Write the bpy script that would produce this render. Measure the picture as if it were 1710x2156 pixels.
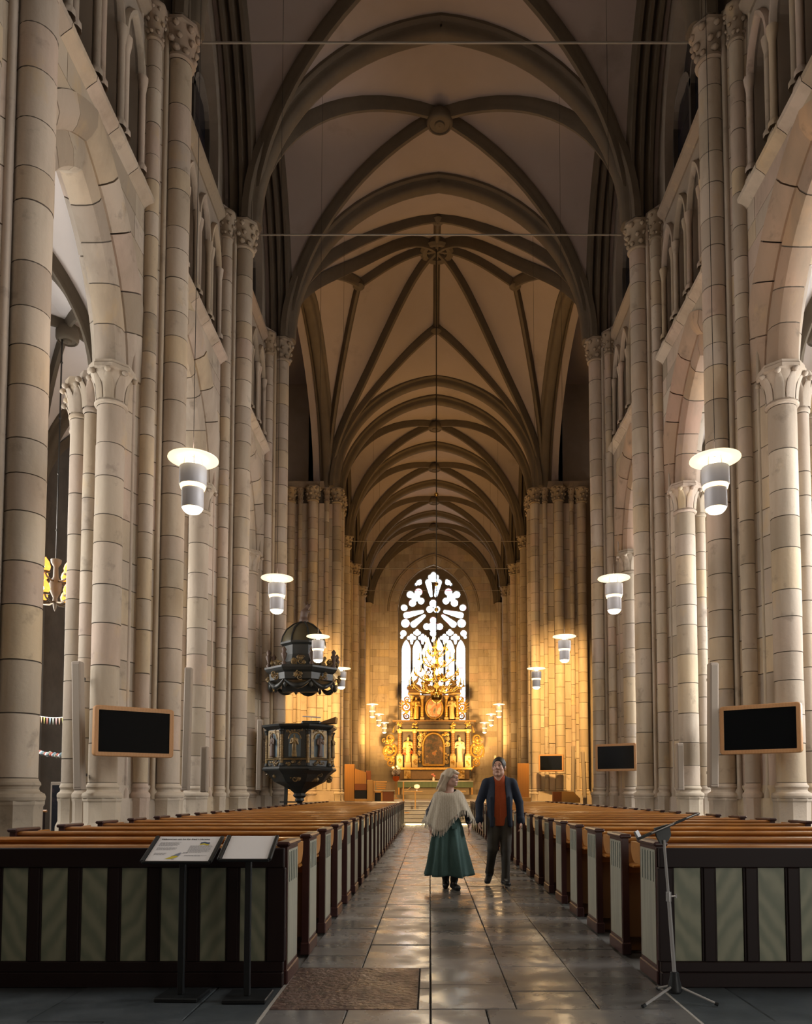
import bpy, bmesh, math, random
import numpy as np
from mathutils import Vector, Matrix

random.seed(7)
PI = math.pi
scene = bpy.context.scene
for _o in list(bpy.data.objects):
    bpy.data.objects.remove(_o)

# ------------------------------------------------------------------ camera
F_PX, PITCH, VPX, PPY = 1600.0, math.radians(3.08), 905.0, 1582.0
CAM = (-0.315, 0.0, 1.33)
cam_data = bpy.data.cameras.new('camera')
cam_data.sensor_fit = 'AUTO'
cam_data.sensor_width = 36.0
cam_data.lens = 36.0 * F_PX / 2156.0
cam_data.shift_x = (855.0 - VPX) / 2156.0
cam_data.shift_y = (PPY - 1078.0) / 2156.0
cam_data.clip_start = 0.05
cam_data.clip_end = 300
cam = bpy.data.objects.new('camera', cam_data)
scene.collection.objects.link(cam)
cam.location = CAM
cam.rotation_euler = (PI / 2 + PITCH, 0, 0)
scene.camera = cam

# ------------------------------------------------------------------ world, exposure
scene.view_settings.view_transform = 'Standard'
scene.view_settings.look = 'None'
scene.view_settings.gamma = 1.0
scene.view_settings.use_curve_mapping = False
scene.view_settings.exposure = 0.0
world = bpy.data.worlds.new('world')
scene.world = world
world.use_nodes = True
_bg = world.node_tree.nodes['Background']
_bg.inputs[0].default_value = (0.80, 0.88, 1.0, 1)
_bg.inputs[1].default_value = 0.3
scene.cycles.use_adaptive_sampling = True
scene.cycles.adaptive_threshold = 0.08
scene.cycles.adaptive_min_samples = 20
scene.cycles.max_bounces = 5
scene.cycles.diffuse_bounces = 3
scene.cycles.glossy_bounces = 3
scene.cycles.transmission_bounces = 3
scene.cycles.sample_clamp_indirect = 6.0
scene.cycles.caustics_reflective = False
scene.cycles.caustics_refractive = False


def area_light(name, loc, target, sx, sy, power, col, spread=180):
    l = bpy.data.lights.new(name, 'AREA')
    l.shape = 'RECTANGLE'
    l.size, l.size_y = sx, sy
    l.energy = power
    l.color = col
    l.spread = math.radians(spread)
    o = bpy.data.objects.new(name, l)
    scene.collection.objects.link(o)
    o.location = loc
    d = Vector(target) - Vector(loc)
    o.rotation_euler = d.to_track_quat('-Z', 'Y').to_euler()
    return o


def spot_light(name, loc, target, power, col, angle=60, blend=0.6, r=0.15):
    l = bpy.data.lights.new(name, 'SPOT')
    l.energy = power
    l.color = col
    l.spot_size = math.radians(angle)
    l.spot_blend = blend
    l.shadow_soft_size = r
    o = bpy.data.objects.new(name, l)
    scene.collection.objects.link(o)
    o.location = loc
    d = Vector(target) - Vector(loc)
    o.rotation_euler = d.to_track_quat('-Z', 'Y').to_euler()
    return o


# daylight of the west end, behind the photographer: the high window
area_light('west_window_light', (3.0, -2.6, 9.0), (-2.0, 16, 6.0), 6.0, 7.0, 170, (1.0, 0.90, 0.78))
area_light('pew_screen_fill', (5.2, -2.4, 1.6), (2.6, 5.3, 0.5), 1.5, 2.4, 20, (1.0, 0.95, 0.88), 75)  # added unseen lamp that brightens the south pew screen
# daylight of the aisle windows, one lamp just inside each window
AISLE_WIN_Y = (6.8, 12.15, 17.55, 23.3)
for _y in AISLE_WIN_Y:
    area_light('south_window_light', (10.75, _y, 6.0), (6.0, _y - .3, 5.2), 2.0, 5.6, 640, (1.0, 0.97, 0.92))
    area_light('north_window_light', (-10.75, _y, 6.0), (-6.0, _y - .3, 5.6), 2.0, 5.6, 400, (1.0, 0.95, 0.88))
# warm light of the crossing and choir: unseen added fills, and the vault spotlights
WARM = (1.0, 0.56, 0.18)
for _s in (-1, 1):
    spot_light('pier_fill', (_s * 4.6, 27.2, 10.5), (_s * 6.1, 38.3, 5.0), 17000, WARM, 50, 0.9, 0.3)
    spot_light('altar_fill', (_s * 4.6, 50.0, 9.0), (_s * 0.5, 60, 4.5), 2300, WARM, 70, 0.9, 0.3)
    spot_light('east_wall_fill', (_s * 3.2, 52.5, 2.6), (_s * 3.4, 62.5, 8.5), 12500, WARM, 56, 0.9, 0.3)
    spot_light('step_fill', (_s * 4.9, 26.4, 8.0), (_s * 0.4, 32.0, 0.4), 2600, (1.0, 0.72, 0.38), 38, 0.8, 0.2)  # added to brighten the chancel steps
    spot_light('vault_spot_west', (_s * 2.7, 30.0, 21.5), (_s * 0.8, 32.5, 0.5), 5200, (1.0, 0.74, 0.42), 34, 0.7, 0.15)
    spot_light('vault_spot_east', (_s * 2.7, 35.0, 21.0), (_s * 1.4, 40.0, 1.0), 3600, (1.0, 0.70, 0.36), 40, 0.7, 0.15)
area_light('choir_fill', (0, 47.0, 3.2), (0, 49.0, 20), 6.0, 6.0, 900, WARM)
area_light('crossing_fill', (0, 35.5, 3.2), (0, 33.0, 20), 7.0, 3.0, 520, WARM)

# ------------------------------------------------------------------ helpers
COL = scene.collection


class MB:
    def __init__(self):
        self.v, self.f, self.m, self.cur = [], [], [], 0

    def add(self, verts, faces):
        n = len(self.v)
        self.v.extend([tuple(p) for p in verts])
        self.f.extend([tuple(i + n for i in f) for f in faces])
        self.m.extend([self.cur] * len(faces))
        return self

    def hexa(self, p):
        return self.add(p, [(0, 1, 2, 3), (7, 6, 5, 4), (0, 4, 5, 1), (1, 5, 6, 2), (2, 6, 7, 3), (3, 7, 4, 0)])

    def box(self, x0, x1, y0, y1, z0, z1):
        return self.hexa([(x0, y0, z0), (x1, y0, z0), (x1, y1, z0), (x0, y1, z0),
                          (x0, y0, z1), (x1, y0, z1), (x1, y1, z1), (x0, y1, z1)])

    def bbox(self, x0, x1, y0, y1, z0, z1, b=0.01):
        """box with chamfered edges"""
        b = min(b, (x1 - x0) / 2.01, (y1 - y0) / 2.01, (z1 - z0) / 2.01)
        bm = bmesh.new()
        bmesh.ops.create_cube(bm, size=1)
        for v in bm.verts:
            v.co = Vector(((x0 + x1) / 2 + v.co.x * (x1 - x0), (y0 + y1) / 2 + v.co.y * (y1 - y0), (z0 + z1) / 2 + v.co.z * (z1 - z0)))
        bmesh.ops.bevel(bm, geom=bm.edges[:], offset=b, segments=1, affect='EDGES')
        bm.verts.index_update()
        self.add([v.co[:] for v in bm.verts], [[v.index for v in f.verts] for f in bm.faces])
        bm.free()
        return self

    def prism(self, poly, z0, z1, scale_top=1.0):
        n = len(poly)
        cx = sum(p[0] for p in poly) / n
        cy = sum(p[1] for p in poly) / n
        vs = [(p[0], p[1], z0) for p in poly] + [(cx + (p[0] - cx) * scale_top, cy + (p[1] - cy) * scale_top, z1) for p in poly]
        fs = [tuple(range(n))[::-1], tuple(range(n, 2 * n))] + [(i, (i + 1) % n, n + (i + 1) % n, n + i) for i in range(n)]
        return self.add(vs, fs)

    def lathe(self, prof, n=20, c=(0, 0, 0), cap=True, ang=0.0, sx=1.0, sy=1.0):
        vs = []
        for (r, z) in prof:
            for k in range(n):
                a = 2 * PI * k / n + ang
                vs.append((c[0] + r * math.cos(a) * sx, c[1] + r * math.sin(a) * sy, c[2] + z))
        fs = []
        for j in range(len(prof) - 1):
            for k in range(n):
                k2 = (k + 1) % n
                fs.append((j * n + k, j * n + k2, (j + 1) * n + k2, (j + 1) * n + k))
        if cap:
            fs.append(tuple(range(n))[::-1])
            fs.append(tuple(range((len(prof) - 1) * n, len(prof) * n)))
        return self.add(vs, fs)

    def tube(self, pts, r, n=8, cap=True):
        pts = [Vector(p) for p in pts]
        rs = r if isinstance(r, (list, tuple)) else [r] * len(pts)
        vs, fs = [], []
        t0 = (pts[1] - pts[0]).normalized()
        ref = Vector((0, 0, 1)) if abs(t0.z) < 0.9 else Vector((1, 0, 0))
        nx = t0.cross(ref).normalized()
        for i, p in enumerate(pts):
            t = (pts[min(i + 1, len(pts) - 1)] - pts[max(i - 1, 0)]).normalized()
            nx = (nx - t * nx.dot(t))
            nx = nx.normalized() if nx.length > 1e-6 else t.orthogonal().normalized()
            ny = t.cross(nx)
            for k in range(n):
                a = 2 * PI * k / n
                vs.append(p + (nx * math.cos(a) + ny * math.sin(a)) * rs[i])
        for i in range(len(pts) - 1):
            for k in range(n):
                k2 = (k + 1) % n
                fs.append((i * n + k, i * n + k2, (i + 1) * n + k2, (i + 1) * n + k))
        if cap:
            fs.append(tuple(range(n))[::-1])
            fs.append(tuple(range((len(pts) - 1) * n, len(pts) * n)))
        return self.add(vs, fs)

    def grid(self, rows, closed=False):
        """rows: list of equally long point rows"""
        n = len(rows[0])
        vs = [p for r in rows for p in r]
        fs = []
        for j in range(len(rows) - 1):
            for k in range(n if closed else n - 1):
                k2 = (k + 1) % n
                fs.append((j * n + k, j * n + k2, (j + 1) * n + k2, (j + 1) * n + k))
        return self.add(vs, fs)

    def data(self, name, mats, smooth=None):
        me = bpy.data.meshes.new(name)
        me.from_pydata(self.v, [], self.f)
        for m in (mats if isinstance(mats, (list, tuple)) else [mats]):
            me.materials.append(M[m] if isinstance(m, str) else m)
        if any(self.m):
            me.polygons.foreach_set('material_index', self.m)
        if smooth is not None:
            me.polygons.foreach_set('use_smooth', [True] * len(me.polygons))
            if smooth < 180:
                me.set_sharp_from_angle(angle=math.radians(smooth))
        me.update()
        return me

    def obj(self, name, mats, parent=None, smooth=None, loc=(0, 0, 0), rot=(0, 0, 0)):
        return place(name, self.data(name, mats, smooth), parent, loc, rot)


def place(name, me, parent=None, loc=(0, 0, 0), rot=(0, 0, 0), scale=(1, 1, 1)):
    o = bpy.data.objects.new(name, me)
    COL.objects.link(o)
    o.location, o.rotation_euler, o.scale = loc, rot, scale
    if parent is not None:
        o.parent = parent
    return o


def empty(name, loc=(0, 0, 0), rotz=0.0):
    o = bpy.data.objects.new(name, None)
    o.empty_display_size = 0.2
    COL.objects.link(o)
    o.location = loc
    o.rotation_euler = (0, 0, rotz)
    return o


def tag(o, label=None, cat=None, group=None, kind=None):
    if label:
        o['label'] = label
    if cat:
        o['category'] = cat
    if group:
        o['group'] = group
    if kind:
        o['kind'] = kind
    return o


def copy_tree(o, parent=None):
    c = o.copy()
    COL.objects.link(c)
    c.parent = parent
    for ch in o.children:
        copy_tree(ch, c)
    return c


# ------------------------------------------------------------------ materials
M = {}


def mat(name, col=(0.5, 0.5, 0.5), rough=0.6, metal=0.0, ramp=None, noise=None, bump=None, emit=None, wave=None, rnd=0.0, spec=None, coat=0.0):
    """ramp: colours picked by object random; noise: (scale, amount, dark colour); bump: (scale, strength)"""
    m = bpy.data.materials.new(name)
    m.use_nodes = True
    nt = m.node_tree
    N, L = nt.nodes, nt.links
    b = N['Principled BSDF']
    b.inputs['Roughness'].default_value = rough
    b.inputs['Metallic'].default_value = metal
    if spec is not None:
        b.inputs['Specular IOR Level'].default_value = spec
    if coat:
        b.inputs['Coat Weight'].default_value = coat
        b.inputs['Coat Roughness'].default_value = 0.15
    geo = N.new('ShaderNodeNewGeometry')
    out = None
    if ramp:
        oi = N.new('ShaderNodeObjectInfo')
        cr = N.new('ShaderNodeValToRGB')
        cr.color_ramp.interpolation = 'LINEAR'
        els = cr.color_ramp.elements
        while len(els) < len(ramp):
            els.new(0.5)
        for i, c in enumerate(ramp):
            els[i].position = i / (len(ramp) - 1)
            els[i].color = (*c, 1)
        L.new(oi.outputs['Random'], cr.inputs[0])
        out = cr.outputs[0]
    else:
        rgb = N.new('ShaderNodeRGB')
        rgb.outputs[0].default_value = (*col, 1)
        out = rgb.outputs[0]
    if rnd:
        oi = N.new('ShaderNodeObjectInfo')
        mr = N.new('ShaderNodeMapRange')
        mr.inputs['To Min'].default_value = 1 - rnd
        mr.inputs['To Max'].default_value = 1 + rnd
        L.new(oi.outputs['Random'], mr.inputs['Value'])
        hs = N.new('ShaderNodeHueSaturation')
        L.new(mr.outputs[0], hs.inputs['Value'])
        L.new(out, hs.inputs['Color'])
        out = hs.outputs[0]
    for nz in (noise if isinstance(noise, list) else [noise] if noise else []):
        sc, amt, dark = nz[:3]
        mp = N.new('ShaderNodeMapping')
        mp.inputs['Scale'].default_value = nz[3] if len(nz) > 3 else (1, 1, 1)
        L.new(geo.outputs['Position'], mp.inputs['Vector'])
        tn = N.new('ShaderNodeTexNoise')
        tn.inputs['Scale'].default_value = sc
        tn.inputs['Detail'].default_value = 5
        tn.inputs['Roughness'].default_value = 0.62
        L.new(mp.outputs[0], tn.inputs['Vector'])
        cr = N.new('ShaderNodeValToRGB')
        lo, hi = nz[4] if len(nz) > 4 else (0.38, 0.68)
        cr.color_ramp.elements[0].position = lo
        cr.color_ramp.elements[1].position = hi
        L.new(tn.outputs['Fac'], cr.inputs[0])
        ml = N.new('ShaderNodeMath')
        ml.operation = 'MULTIPLY'
        ml.inputs[1].default_value = amt
        L.new(cr.outputs[0], ml.inputs[0])
        mx = N.new('ShaderNodeMixRGB')
        mx.inputs[2].default_value = (*dark, 1)
        L.new(ml.outputs[0], mx.inputs[0])
        L.new(out, mx.inputs[1])
        out = mx.outputs[0]
    if wave:
        sc, dist, amt, dark, axis = wave
        tc = N.new('ShaderNodeTexCoord')
        mp = N.new('ShaderNodeMapping')
        mp.inputs['Scale'].default_value = axis
        L.new(tc.outputs['Object'] if len(wave) < 6 else geo.outputs['Position'], mp.inputs['Vector'])
        tw = N.new('ShaderNodeTexWave')
        tw.inputs['Scale'].default_value = sc
        tw.inputs['Distortion'].default_value = dist
        tw.inputs['Detail'].default_value = 3
        tw.inputs['Detail Scale'].default_value = 1.4
        L.new(mp.outputs[0], tw.inputs['Vector'])
        ml = N.new('ShaderNodeMath')
        ml.operation = 'MULTIPLY'
        ml.inputs[1].default_value = amt
        L.new(tw.outputs['Fac'], ml.inputs[0])
        mx = N.new('ShaderNodeMixRGB')
        mx.inputs[2].default_value = (*dark, 1)
        L.new(ml.outputs[0], mx.inputs[0])
        L.new(out, mx.inputs[1])
        out = mx.outputs[0]
    L.new(out, b.inputs['Base Color'])
    if bump:
        tn = N.new('ShaderNodeTexNoise')
        tn.inputs['Scale'].default_value = bump[0]
        tn.inputs['Detail'].default_value = 6
        L.new(geo.outputs['Position'], tn.inputs['Vector'])
        bp = N.new('ShaderNodeBump')
        bp.inputs['Strength'].default_value = bump[1]
        bp.inputs['Distance'].default_value = bump[2] if len(bump) > 2 else 0.02
        L.new(tn.outputs['Fac'], bp.inputs['Height'])
        L.new(bp.outputs[0], b.inputs['Normal'])
    if emit:
        b.inputs['Emission Color'].default_value = (*emit[0], 1)
        b.inputs['Emission Strength'].default_value = emit[1]
    M[name] = m
    return m


STONE = [(0.30, 0.245, 0.185), (0.48, 0.41, 0.32), (0.42, 0.35, 0.29), (0.53, 0.46, 0.37), (0.48, 0.37, 0.30),
         (0.44, 0.37, 0.31), (0.53, 0.42, 0.28), (0.37, 0.31, 0.25), (0.50, 0.43, 0.36)]
ST_NOISE = [(1.3, 0.6, (0.27, 0.22, 0.165), (1, 1, 0.22), (0.42, 0.66)), (2.6, 0.65, (0.12, 0.10, 0.08), (1, 1, 1), (0.60, 0.78)), (1.7, 0.5, (0.50, 0.36, 0.19), (1, 1, .6), (0.60, 0.74))]
mat('stone', ramp=STONE, rough=0.85, noise=ST_NOISE, bump=(14, 0.25))
mat('stone_dark', ramp=[(c[0] * .62, c[1] * .58, c[2] * .52) for c in STONE], rough=0.9, noise=ST_NOISE, bump=(14, 0.25))
mat('stone_red', ramp=[(c[0] * .92, c[1] * .78, c[2] * .72) for c in STONE], rough=0.88, noise=ST_NOISE, bump=(14, 0.25))
mat('mortar', col=(0.13, 0.108, 0.086), rough=0.95)
mat('wall_stone', col=(0.34, 0.285, 0.23), rough=0.9, noise=[(0.8, 0.5, (0.22, 0.18, 0.14))], bump=(8, 0.2))
mat('rib', col=(0.125, 0.098, 0.068), rough=0.85, noise=[(1.2, 0.5, (0.075, 0.06, 0.045))], bump=(10, 0.2))
mat('vault_plaster', col=(0.36, 0.30, 0.28), rough=0.95, noise=[(0.22, 0.45, (0.25, 0.205, 0.17)), (0.5, 0.5, (0.14, 0.115, 0.10), (1, 1, 1), (0.60, 0.78))])
mat('aisle_plaster', col=(0.74, 0.69, 0.67), rough=0.95, noise=[(0.4, 0.3, (0.45, 0.41, 0.38))])
mat('dark_void', col=(0.02, 0.018, 0.016), rough=0.9)
mat('shade_stone', col=(0.09, 0.075, 0.062), rough=0.9, noise=[(1.5, 0.6, (0.04, 0.032, 0.027))], bump=(8, 0.2))  # darker stone; shade of the aisle and passages is put into its colour
mat('dark_glass', col=(0.015, 0.016, 0.022), rough=0.25, noise=[(2.2, 0.8, (0.10, 0.055, 0.07), (1, 1, 1), (0.55, 0.7))])
mat('iron', col=(0.05, 0.045, 0.04), rough=0.5, metal=0.7)
mat('rod_iron', col=(0.22, 0.20, 0.17), rough=0.6, metal=0.3)
mat('day_glass', col=(0.7, 0.8, 0.9), rough=0.3, emit=((0.85, 0.93, 1.0), 3.0))
mat('day_glass_north', col=(0.6, 0.7, 0.8), rough=0.3, emit=((0.85, 0.93, 1.0), 1.2))

# ------------------------------------------------------------------ plan of the church
V_WALL = 5.9
PIER_Y = {'a': 9.45, 'b': 14.85, 'c': 20.25, 'd': 25.65}
SPRING, CROWN = 17.0, 22.85
NAVE_A = 5.35


def arch_R(a, h):
    return (a * a + h * h) / (2 * a)


def pprof(s, a=NAVE_A, h=CROWN - SPRING):
    """height of a pointed arch at the fraction s of its half span"""
    R = arch_R(a, h)
    t = min(max(s, 0), 1) * a
    return math.sqrt(max(0.0, R * R - (t + R - a) ** 2))


def pn(s, h):
    return pprof(s, min(NAVE_A, .9 * h), h)


def half_width(z, zs, a, h, t=0.0):
    """half width of a pointed arch (offset outwards by t) at height z"""
    R = arch_R(a, h)
    if z <= zs:
        return a + t
    q = (R + t) ** 2 - (z - zs) ** 2
    if q <= 0:
        return 0.0
    return max(0.0, math.sqrt(q) - (R - a))


def arch_pts(c, zs, a, h, t=0.0, n=14):
    """points left to right along the arch offset outwards by t"""
    R = arch_R(a, h)
    ph = math.acos((R - a) / (R + t))
    right = [(c - (R - a) + (R + t) * math.cos(ph * k / n), zs + (R + t) * math.sin(ph * k / n)) for k in range(n + 1)]
    left = [(2 * c - u, z) for (u, z) in right]
    return left + right[::-1][1:]


def arch_wall(mb, P, u0, u1, z0, z1, ops, d0, d1, n=12):
    """slab with pointed openings: (centre, half width, sill, spring, rise)"""
    def hx(ua, ub, za, zb, za2=None):
        za2 = za if za2 is None else za2
        mb.hexa([P(ua, za, d0), P(ub, za2, d0), P(ub, za2, d1), P(ua, za, d1),
                 P(ua, zb, d0), P(ub, zb, d0), P(ub, zb, d1), P(ua, zb, d1)])
    u = u0
    for (c, a, zsill, zs, h) in ops:
        if c - a > u + 1e-4:
            hx(u, c - a, z0, z1)
        if zsill > z0 + 1e-4:
            hx(c - a, c + a, z0, zsill)
        pts = arch_pts(c, zs, a, h, 0, n)
        for (p, q) in zip(pts[:-1], pts[1:]):
            hx(p[0], q[0], p[1], z1, q[1])
        u = c + a
    if u1 > u + 1e-4:
        hx(u, u1, z0, z1)
    return mb


def voussoirs(P, parent, c, zs, a, h, prof, length, matn, name='voussoir', gap=0.010, core=True, nsub=3, t_mid=0.3):
    """separate stones round a pointed arch; prof: closed outline of (t, d)"""
    R = arch_R(a, h)
    def pt(ph, t, d, mirror):
        rr = R + t
        u = c - (R - a) + rr * math.cos(ph)
        u = max(u, c)
        z = zs + rr * math.sin(ph)
        if u == c and ph > math.acos((R - a) / rr):
            z = zs + math.sqrt(rr * rr - (R - a) ** 2)
        return P(2 * c - u if mirror else u, z, d)
    ph_end = math.acos((R - a) / (R + max(p[0] for p in prof)))
    nst = max(3, int(round(R * ph_end / length)))
    for mirror in (False, True):
        cuts = [0.0]
        for k in range(1, nst):
            cuts.append(ph_end * (k + random.uniform(-.16, .16)) / nst)
        cuts.append(ph_end)
        for k in range(nst):
            a0, a1 = cuts[k] + gap / R, cuts[k + 1] - (gap / R if k < nst - 1 else 0)
            rows = []
            jit = random.uniform(-0.004, 0.006)
            for s in range(nsub + 1):
                ph = a0 + (a1 - a0) * s / nsub
                rows.append([pt(ph, t, d - jit, mirror) for (t, d) in prof])
            mb = MB().grid(rows, closed=True)
            m = len(prof)
            mb.f.append(tuple(range(m)))
            mb.f.append(tuple(range(nsub * m, (nsub + 1) * m)))
            mb.m += [0, 0]
            mb.obj(name, matn, parent, smooth=40)
    if core:
        tm = sum(p[0] for p in prof) / len(prof)
        dm = sum(p[1] for p in prof) / len(prof)
        sh = [(tm + (t - tm) * .93, dm + (d - dm) * .93) for (t, d) in prof]
        for mirror in (False, True):
            rows = [[pt(ph_end * s / 14, t, d, mirror) for (t, d) in sh] for s in range(15)]
            MB().grid(rows, closed=True).obj('arch_core', 'mortar', parent)


def ashlar(P, parent, u0, u1, z0, z1, course, blen, op, matn, d_face=0.0, proud=0.014, gap=0.008, clear=None):
    """stones of a wall face, each one a mesh, cut round a pointed opening (c, spring, a, h, t)"""
    nz = max(1, int(round((z1 - z0) / course)))
    zc = [z0] + [z0 + (z1 - z0) * (k + random.uniform(-.12, .12)) / nz for k in range(1, nz)] + [z1]
    for za, zb in zip(zc[:-1], zc[1:]):
        ivs = []
        if op:
            c, zs, a, h, t = op
            wa, wb = half_width(za, zs, a, h, t), half_width(zb, zs, a, h, t)
            if wa <= 0:
                ivs = [(u0, u0, u1, u1)]
            else:
                if c - wb > u0 + 0.03:
                    ivs.append((u0, u0, max(u0, c - wa), c - wb))
                if c + wb < u1 - 0.03:
                    ivs.append((min(u1, c + wa), c + wb, u1, u1))
        else:
            ivs = [(u0, u0, u1, u1)]
        for (la, lb, ra, rb) in ivs:
            lo, hi = max(la, lb), min(ra, rb)
            L = max(ra, rb) - min(la, lb)
            n = max(1, int(round(L / blen)))
            if hi - lo < 0.15:
                n = 1
            cuts = [(la, lb)]
            for k in range(1, n):
                q = min(la, lb) + L * (k + random.uniform(-.28, .28)) / n
                if lo + 0.12 < q < hi - 0.12:
                    cuts.append((q, q))
            cuts.append((ra, rb))
            for (p, q) in zip(cuts[:-1], cuts[1:]):
                g = gap
                d1 = d_face - proud - random.uniform(0, .006)
                d0 = d_face + 0.03
                pa, pb, qa, qb = p[0] + g, p[1] + g, q[0] - g, q[1] - g
                if qa < pa:
                    qa = pa = (qa + pa) / 2
                if qb < pb:
                    qb = pb = (qb + pb) / 2
                MB().hexa([P(pa, za + g, d0), P(qa, za + g, d0), P(qa, za + g, d1), P(pa, za + g, d1),
                           P(pb, zb - g, d0), P(qb, zb - g, d0), P(qb, zb - g, d1), P(pb, zb - g, d1)]).obj('ashlar_block', matn, parent)


def sweep_arch(P, mb, c, zs, a, h, prof, n=14):
    """continuous moulding round a pointed arch"""
    left = [arch_pts(c, zs, a, h, t, n) for (t, d) in prof]
    rows = []
    for i in range(len(left[0])):
        rows.append([P(left[k][i][0], left[k][i][1], prof[k][1]) for k in range(len(prof))])
    mb.grid(rows, closed=True)
    return mb

# ------------------------------------------------------------------ floor
def slab_mat(name, ramp, r0, r1, noise, bump):
    m = mat(name, ramp=ramp, rough=0.3, noise=noise, bump=bump, spec=0.6)
    nt = m.node_tree
    N, L = nt.nodes, nt.links
    geo = N.new('ShaderNodeNewGeometry')
    tn = N.new('ShaderNodeTexNoise')
    tn.inputs['Scale'].default_value = 3.5
    tn.inputs['Detail'].default_value = 4
    L.new(geo.outputs['Position'], tn.inputs['Vector'])
    mr = N.new('ShaderNodeMapRange')
    mr.inputs['From Min'].default_value = 0.35
    mr.inputs['From Max'].default_value = 0.65
    mr.inputs['To Min'].default_value = r0
    mr.inputs['To Max'].default_value = r1
    L.new(tn.outputs['Fac'], mr.inputs['Value'])
    L.new(mr.outputs[0], N['Principled BSDF'].inputs['Roughness'])
    return m


slab_mat('flag_aisle', [(0.15, 0.145, 0.14), (0.20, 0.185, 0.17), (0.115, 0.115, 0.115), (0.18, 0.17, 0.165), (0.23, 0.215, 0.20), (0.14, 0.138, 0.136)],
         0.18, 0.42, [(2.3, 0.4, (0.07, 0.068, 0.066)), (9, 0.6, (0.24, 0.22, 0.20), (1, 1, 1), (0.62, 0.74))], (12, 0.07, 0.004))
slab_mat('flag_red', [(0.14, 0.085, 0.070), (0.13, 0.08, 0.065)], 0.25, 0.5, [(14, 0.8, (0.055, 0.036, 0.03), (1, 1, 1), (0.45, 0.6)), (20, 0.6, (0.28, 0.19, 0.15), (1, 1, 1), (0.62, 0.7))], (26, 0.9, 0.02))
slab_mat('flag_slate', [(0.050, 0.062, 0.070), (0.062, 0.073, 0.080), (0.044, 0.054, 0.062)], 0.35, 0.6, [(2, 0.5, (0.035, 0.042, 0.048))], (18, 0.2, 0.006))
mat('floor_base', col=(0.16, 0.155, 0.145), rough=0.8, noise=[(3, 0.4, (0.09, 0.085, 0.08))])

floor = MB().box(-14, 14, -4, 70, -0.30, -0.025).obj('floor', 'floor_base')
tag(floor, kind='structure')


def flag(x0, x1, y0, y1, matn, g=0.0035, j=0.003):
    z = random.uniform(-j, j)
    tx, ty = random.uniform(-j, j) * .7, random.uniform(-j, j) * .7
    b = 0.005
    x0, x1, y0, y1 = x0 + g, x1 - g, y0 + g, y1 - g
    lo = [(x0, y0, -0.04), (x1, y0, -0.04), (x1, y1, -0.04), (x0, y1, -0.04)]
    mid = [(x0, y0, z - b), (x1, y0, z - b + tx), (x1, y1, z - b + tx + ty), (x0, y1, z - b + ty)]
    top = [(x0 + b, y0 + b, z), (x1 - b, y0 + b, z + tx), (x1 - b, y1 - b, z + tx + ty), (x0 + b, y1 - b, z + ty)]
    MB().add(lo + mid + top, [(8, 9, 10, 11)] + [(4 + i, 4 + (i + 1) % 4, 8 + (i + 1) % 4, 8 + i) for i in range(4)] +
             [(i, (i + 1) % 4, 4 + (i + 1) % 4, 4 + i) for i in range(4)]).obj('flagstone', matn, floor)


flag(-1.31, -0.39, 4.74, 5.85, 'flag_red', j=0)
flag(-0.39, -0.31, 4.74, 5.25, 'flag_aisle')
flag(-0.39, -0.31, 5.25, 5.85, 'flag_aisle')
for (xa, xb) in ((-1.31, -0.82), (-0.82, -0.31), (-0.31, 0.03), (0.03, 1.25)):
    flag(xa, xb, 3.62, 4.74, 'flag_aisle')
for (xa, xb, ya) in ((-1.31, -0.83, 5.85), (-0.83, -0.31, 5.85), (-0.31, 0.22, 4.74), (0.22, 0.73, 4.74), (0.73, 1.25, 4.74)):
    y = ya
    while y < 30.6:
        L_ = random.choice((0.42, 0.55, 0.7, 0.9)) * random.uniform(.9, 1.1) * (1 if y < 14 else 1.5)
        y2 = min(30.8, y + L_)
        if 30.8 - y2 < 0.3:
            y2 = 30.8
        flag(xa, xb, y, y2, 'flag_aisle')
        y = y2
for sgn in (-1, 1):
    edge = 1.31 if sgn < 0 else 1.25
    for (ya, yb, off) in ((3.0, 3.75, .2), (3.75, 4.50, .55), (4.50, 5.34, 0.1)):
        x = edge
        k = 0
        while x < 5.0:
            x2 = x + (0.9 if k else 0.35 + off)
            flag(sgn * x2 if sgn < 0 else x, sgn * x if sgn < 0 else x2, ya, yb, 'flag_slate')
            x = x2
            k += 1
# pale edging strip between the old slabs of the aisle and the slate
mat('edging', col=(0.34, 0.32, 0.29), rough=0.7)
MB().box(-1.322, -1.302, 3.6, 5.6, -0.03, 0.002).obj('edging_strip', 'edging', floor)
MB().box(1.245, 1.262, 3.6, 5.3, -0.03, 0.002).obj('edging_strip', 'edging', floor)

# ------------------------------------------------------------------ piers
def drum_mesh(r, n=18):
    mb = MB()
    mb.cur = 1
    e = 0.013
    mb.lathe([(r - 0.014, 0), (r, e)], n, cap=False)
    mb.cur = 0
    mb.lathe([(r, e), (r * 1.002, .5), (r, 1 - e)], n, cap=False)
    mb.cur = 1
    mb.lathe([(r, 1 - e), (r - 0.014, 1.0)], n, cap=True)
    return mb.data('drum', ['stone', 'mortar'], smooth=40)


DRUMS = {}


def shaft(parent, x, y, r, z0, z1, hmin=0.42, hmax=0.85, dark_top=False):
    s = empty('shaft', (0, 0, 0))
    s.parent = parent
    s.location = (x - parent.location.x, y - parent.location.y, 0)
    if r not in DRUMS:
        DRUMS[r] = drum_mesh(r)
    z = z0
    while z < z1 - 0.01:
        h = random.uniform(hmin, hmax)
        if z1 - (z + h) < hmin:
            h = z1 - z
        j = 0.004
        place('drum', DRUMS[r], s, (random.uniform(-j, j), random.uniform(-j, j), z), (0, 0, random.uniform(0, 6)), (1, 1, h))
        z += h
    return s


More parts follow.
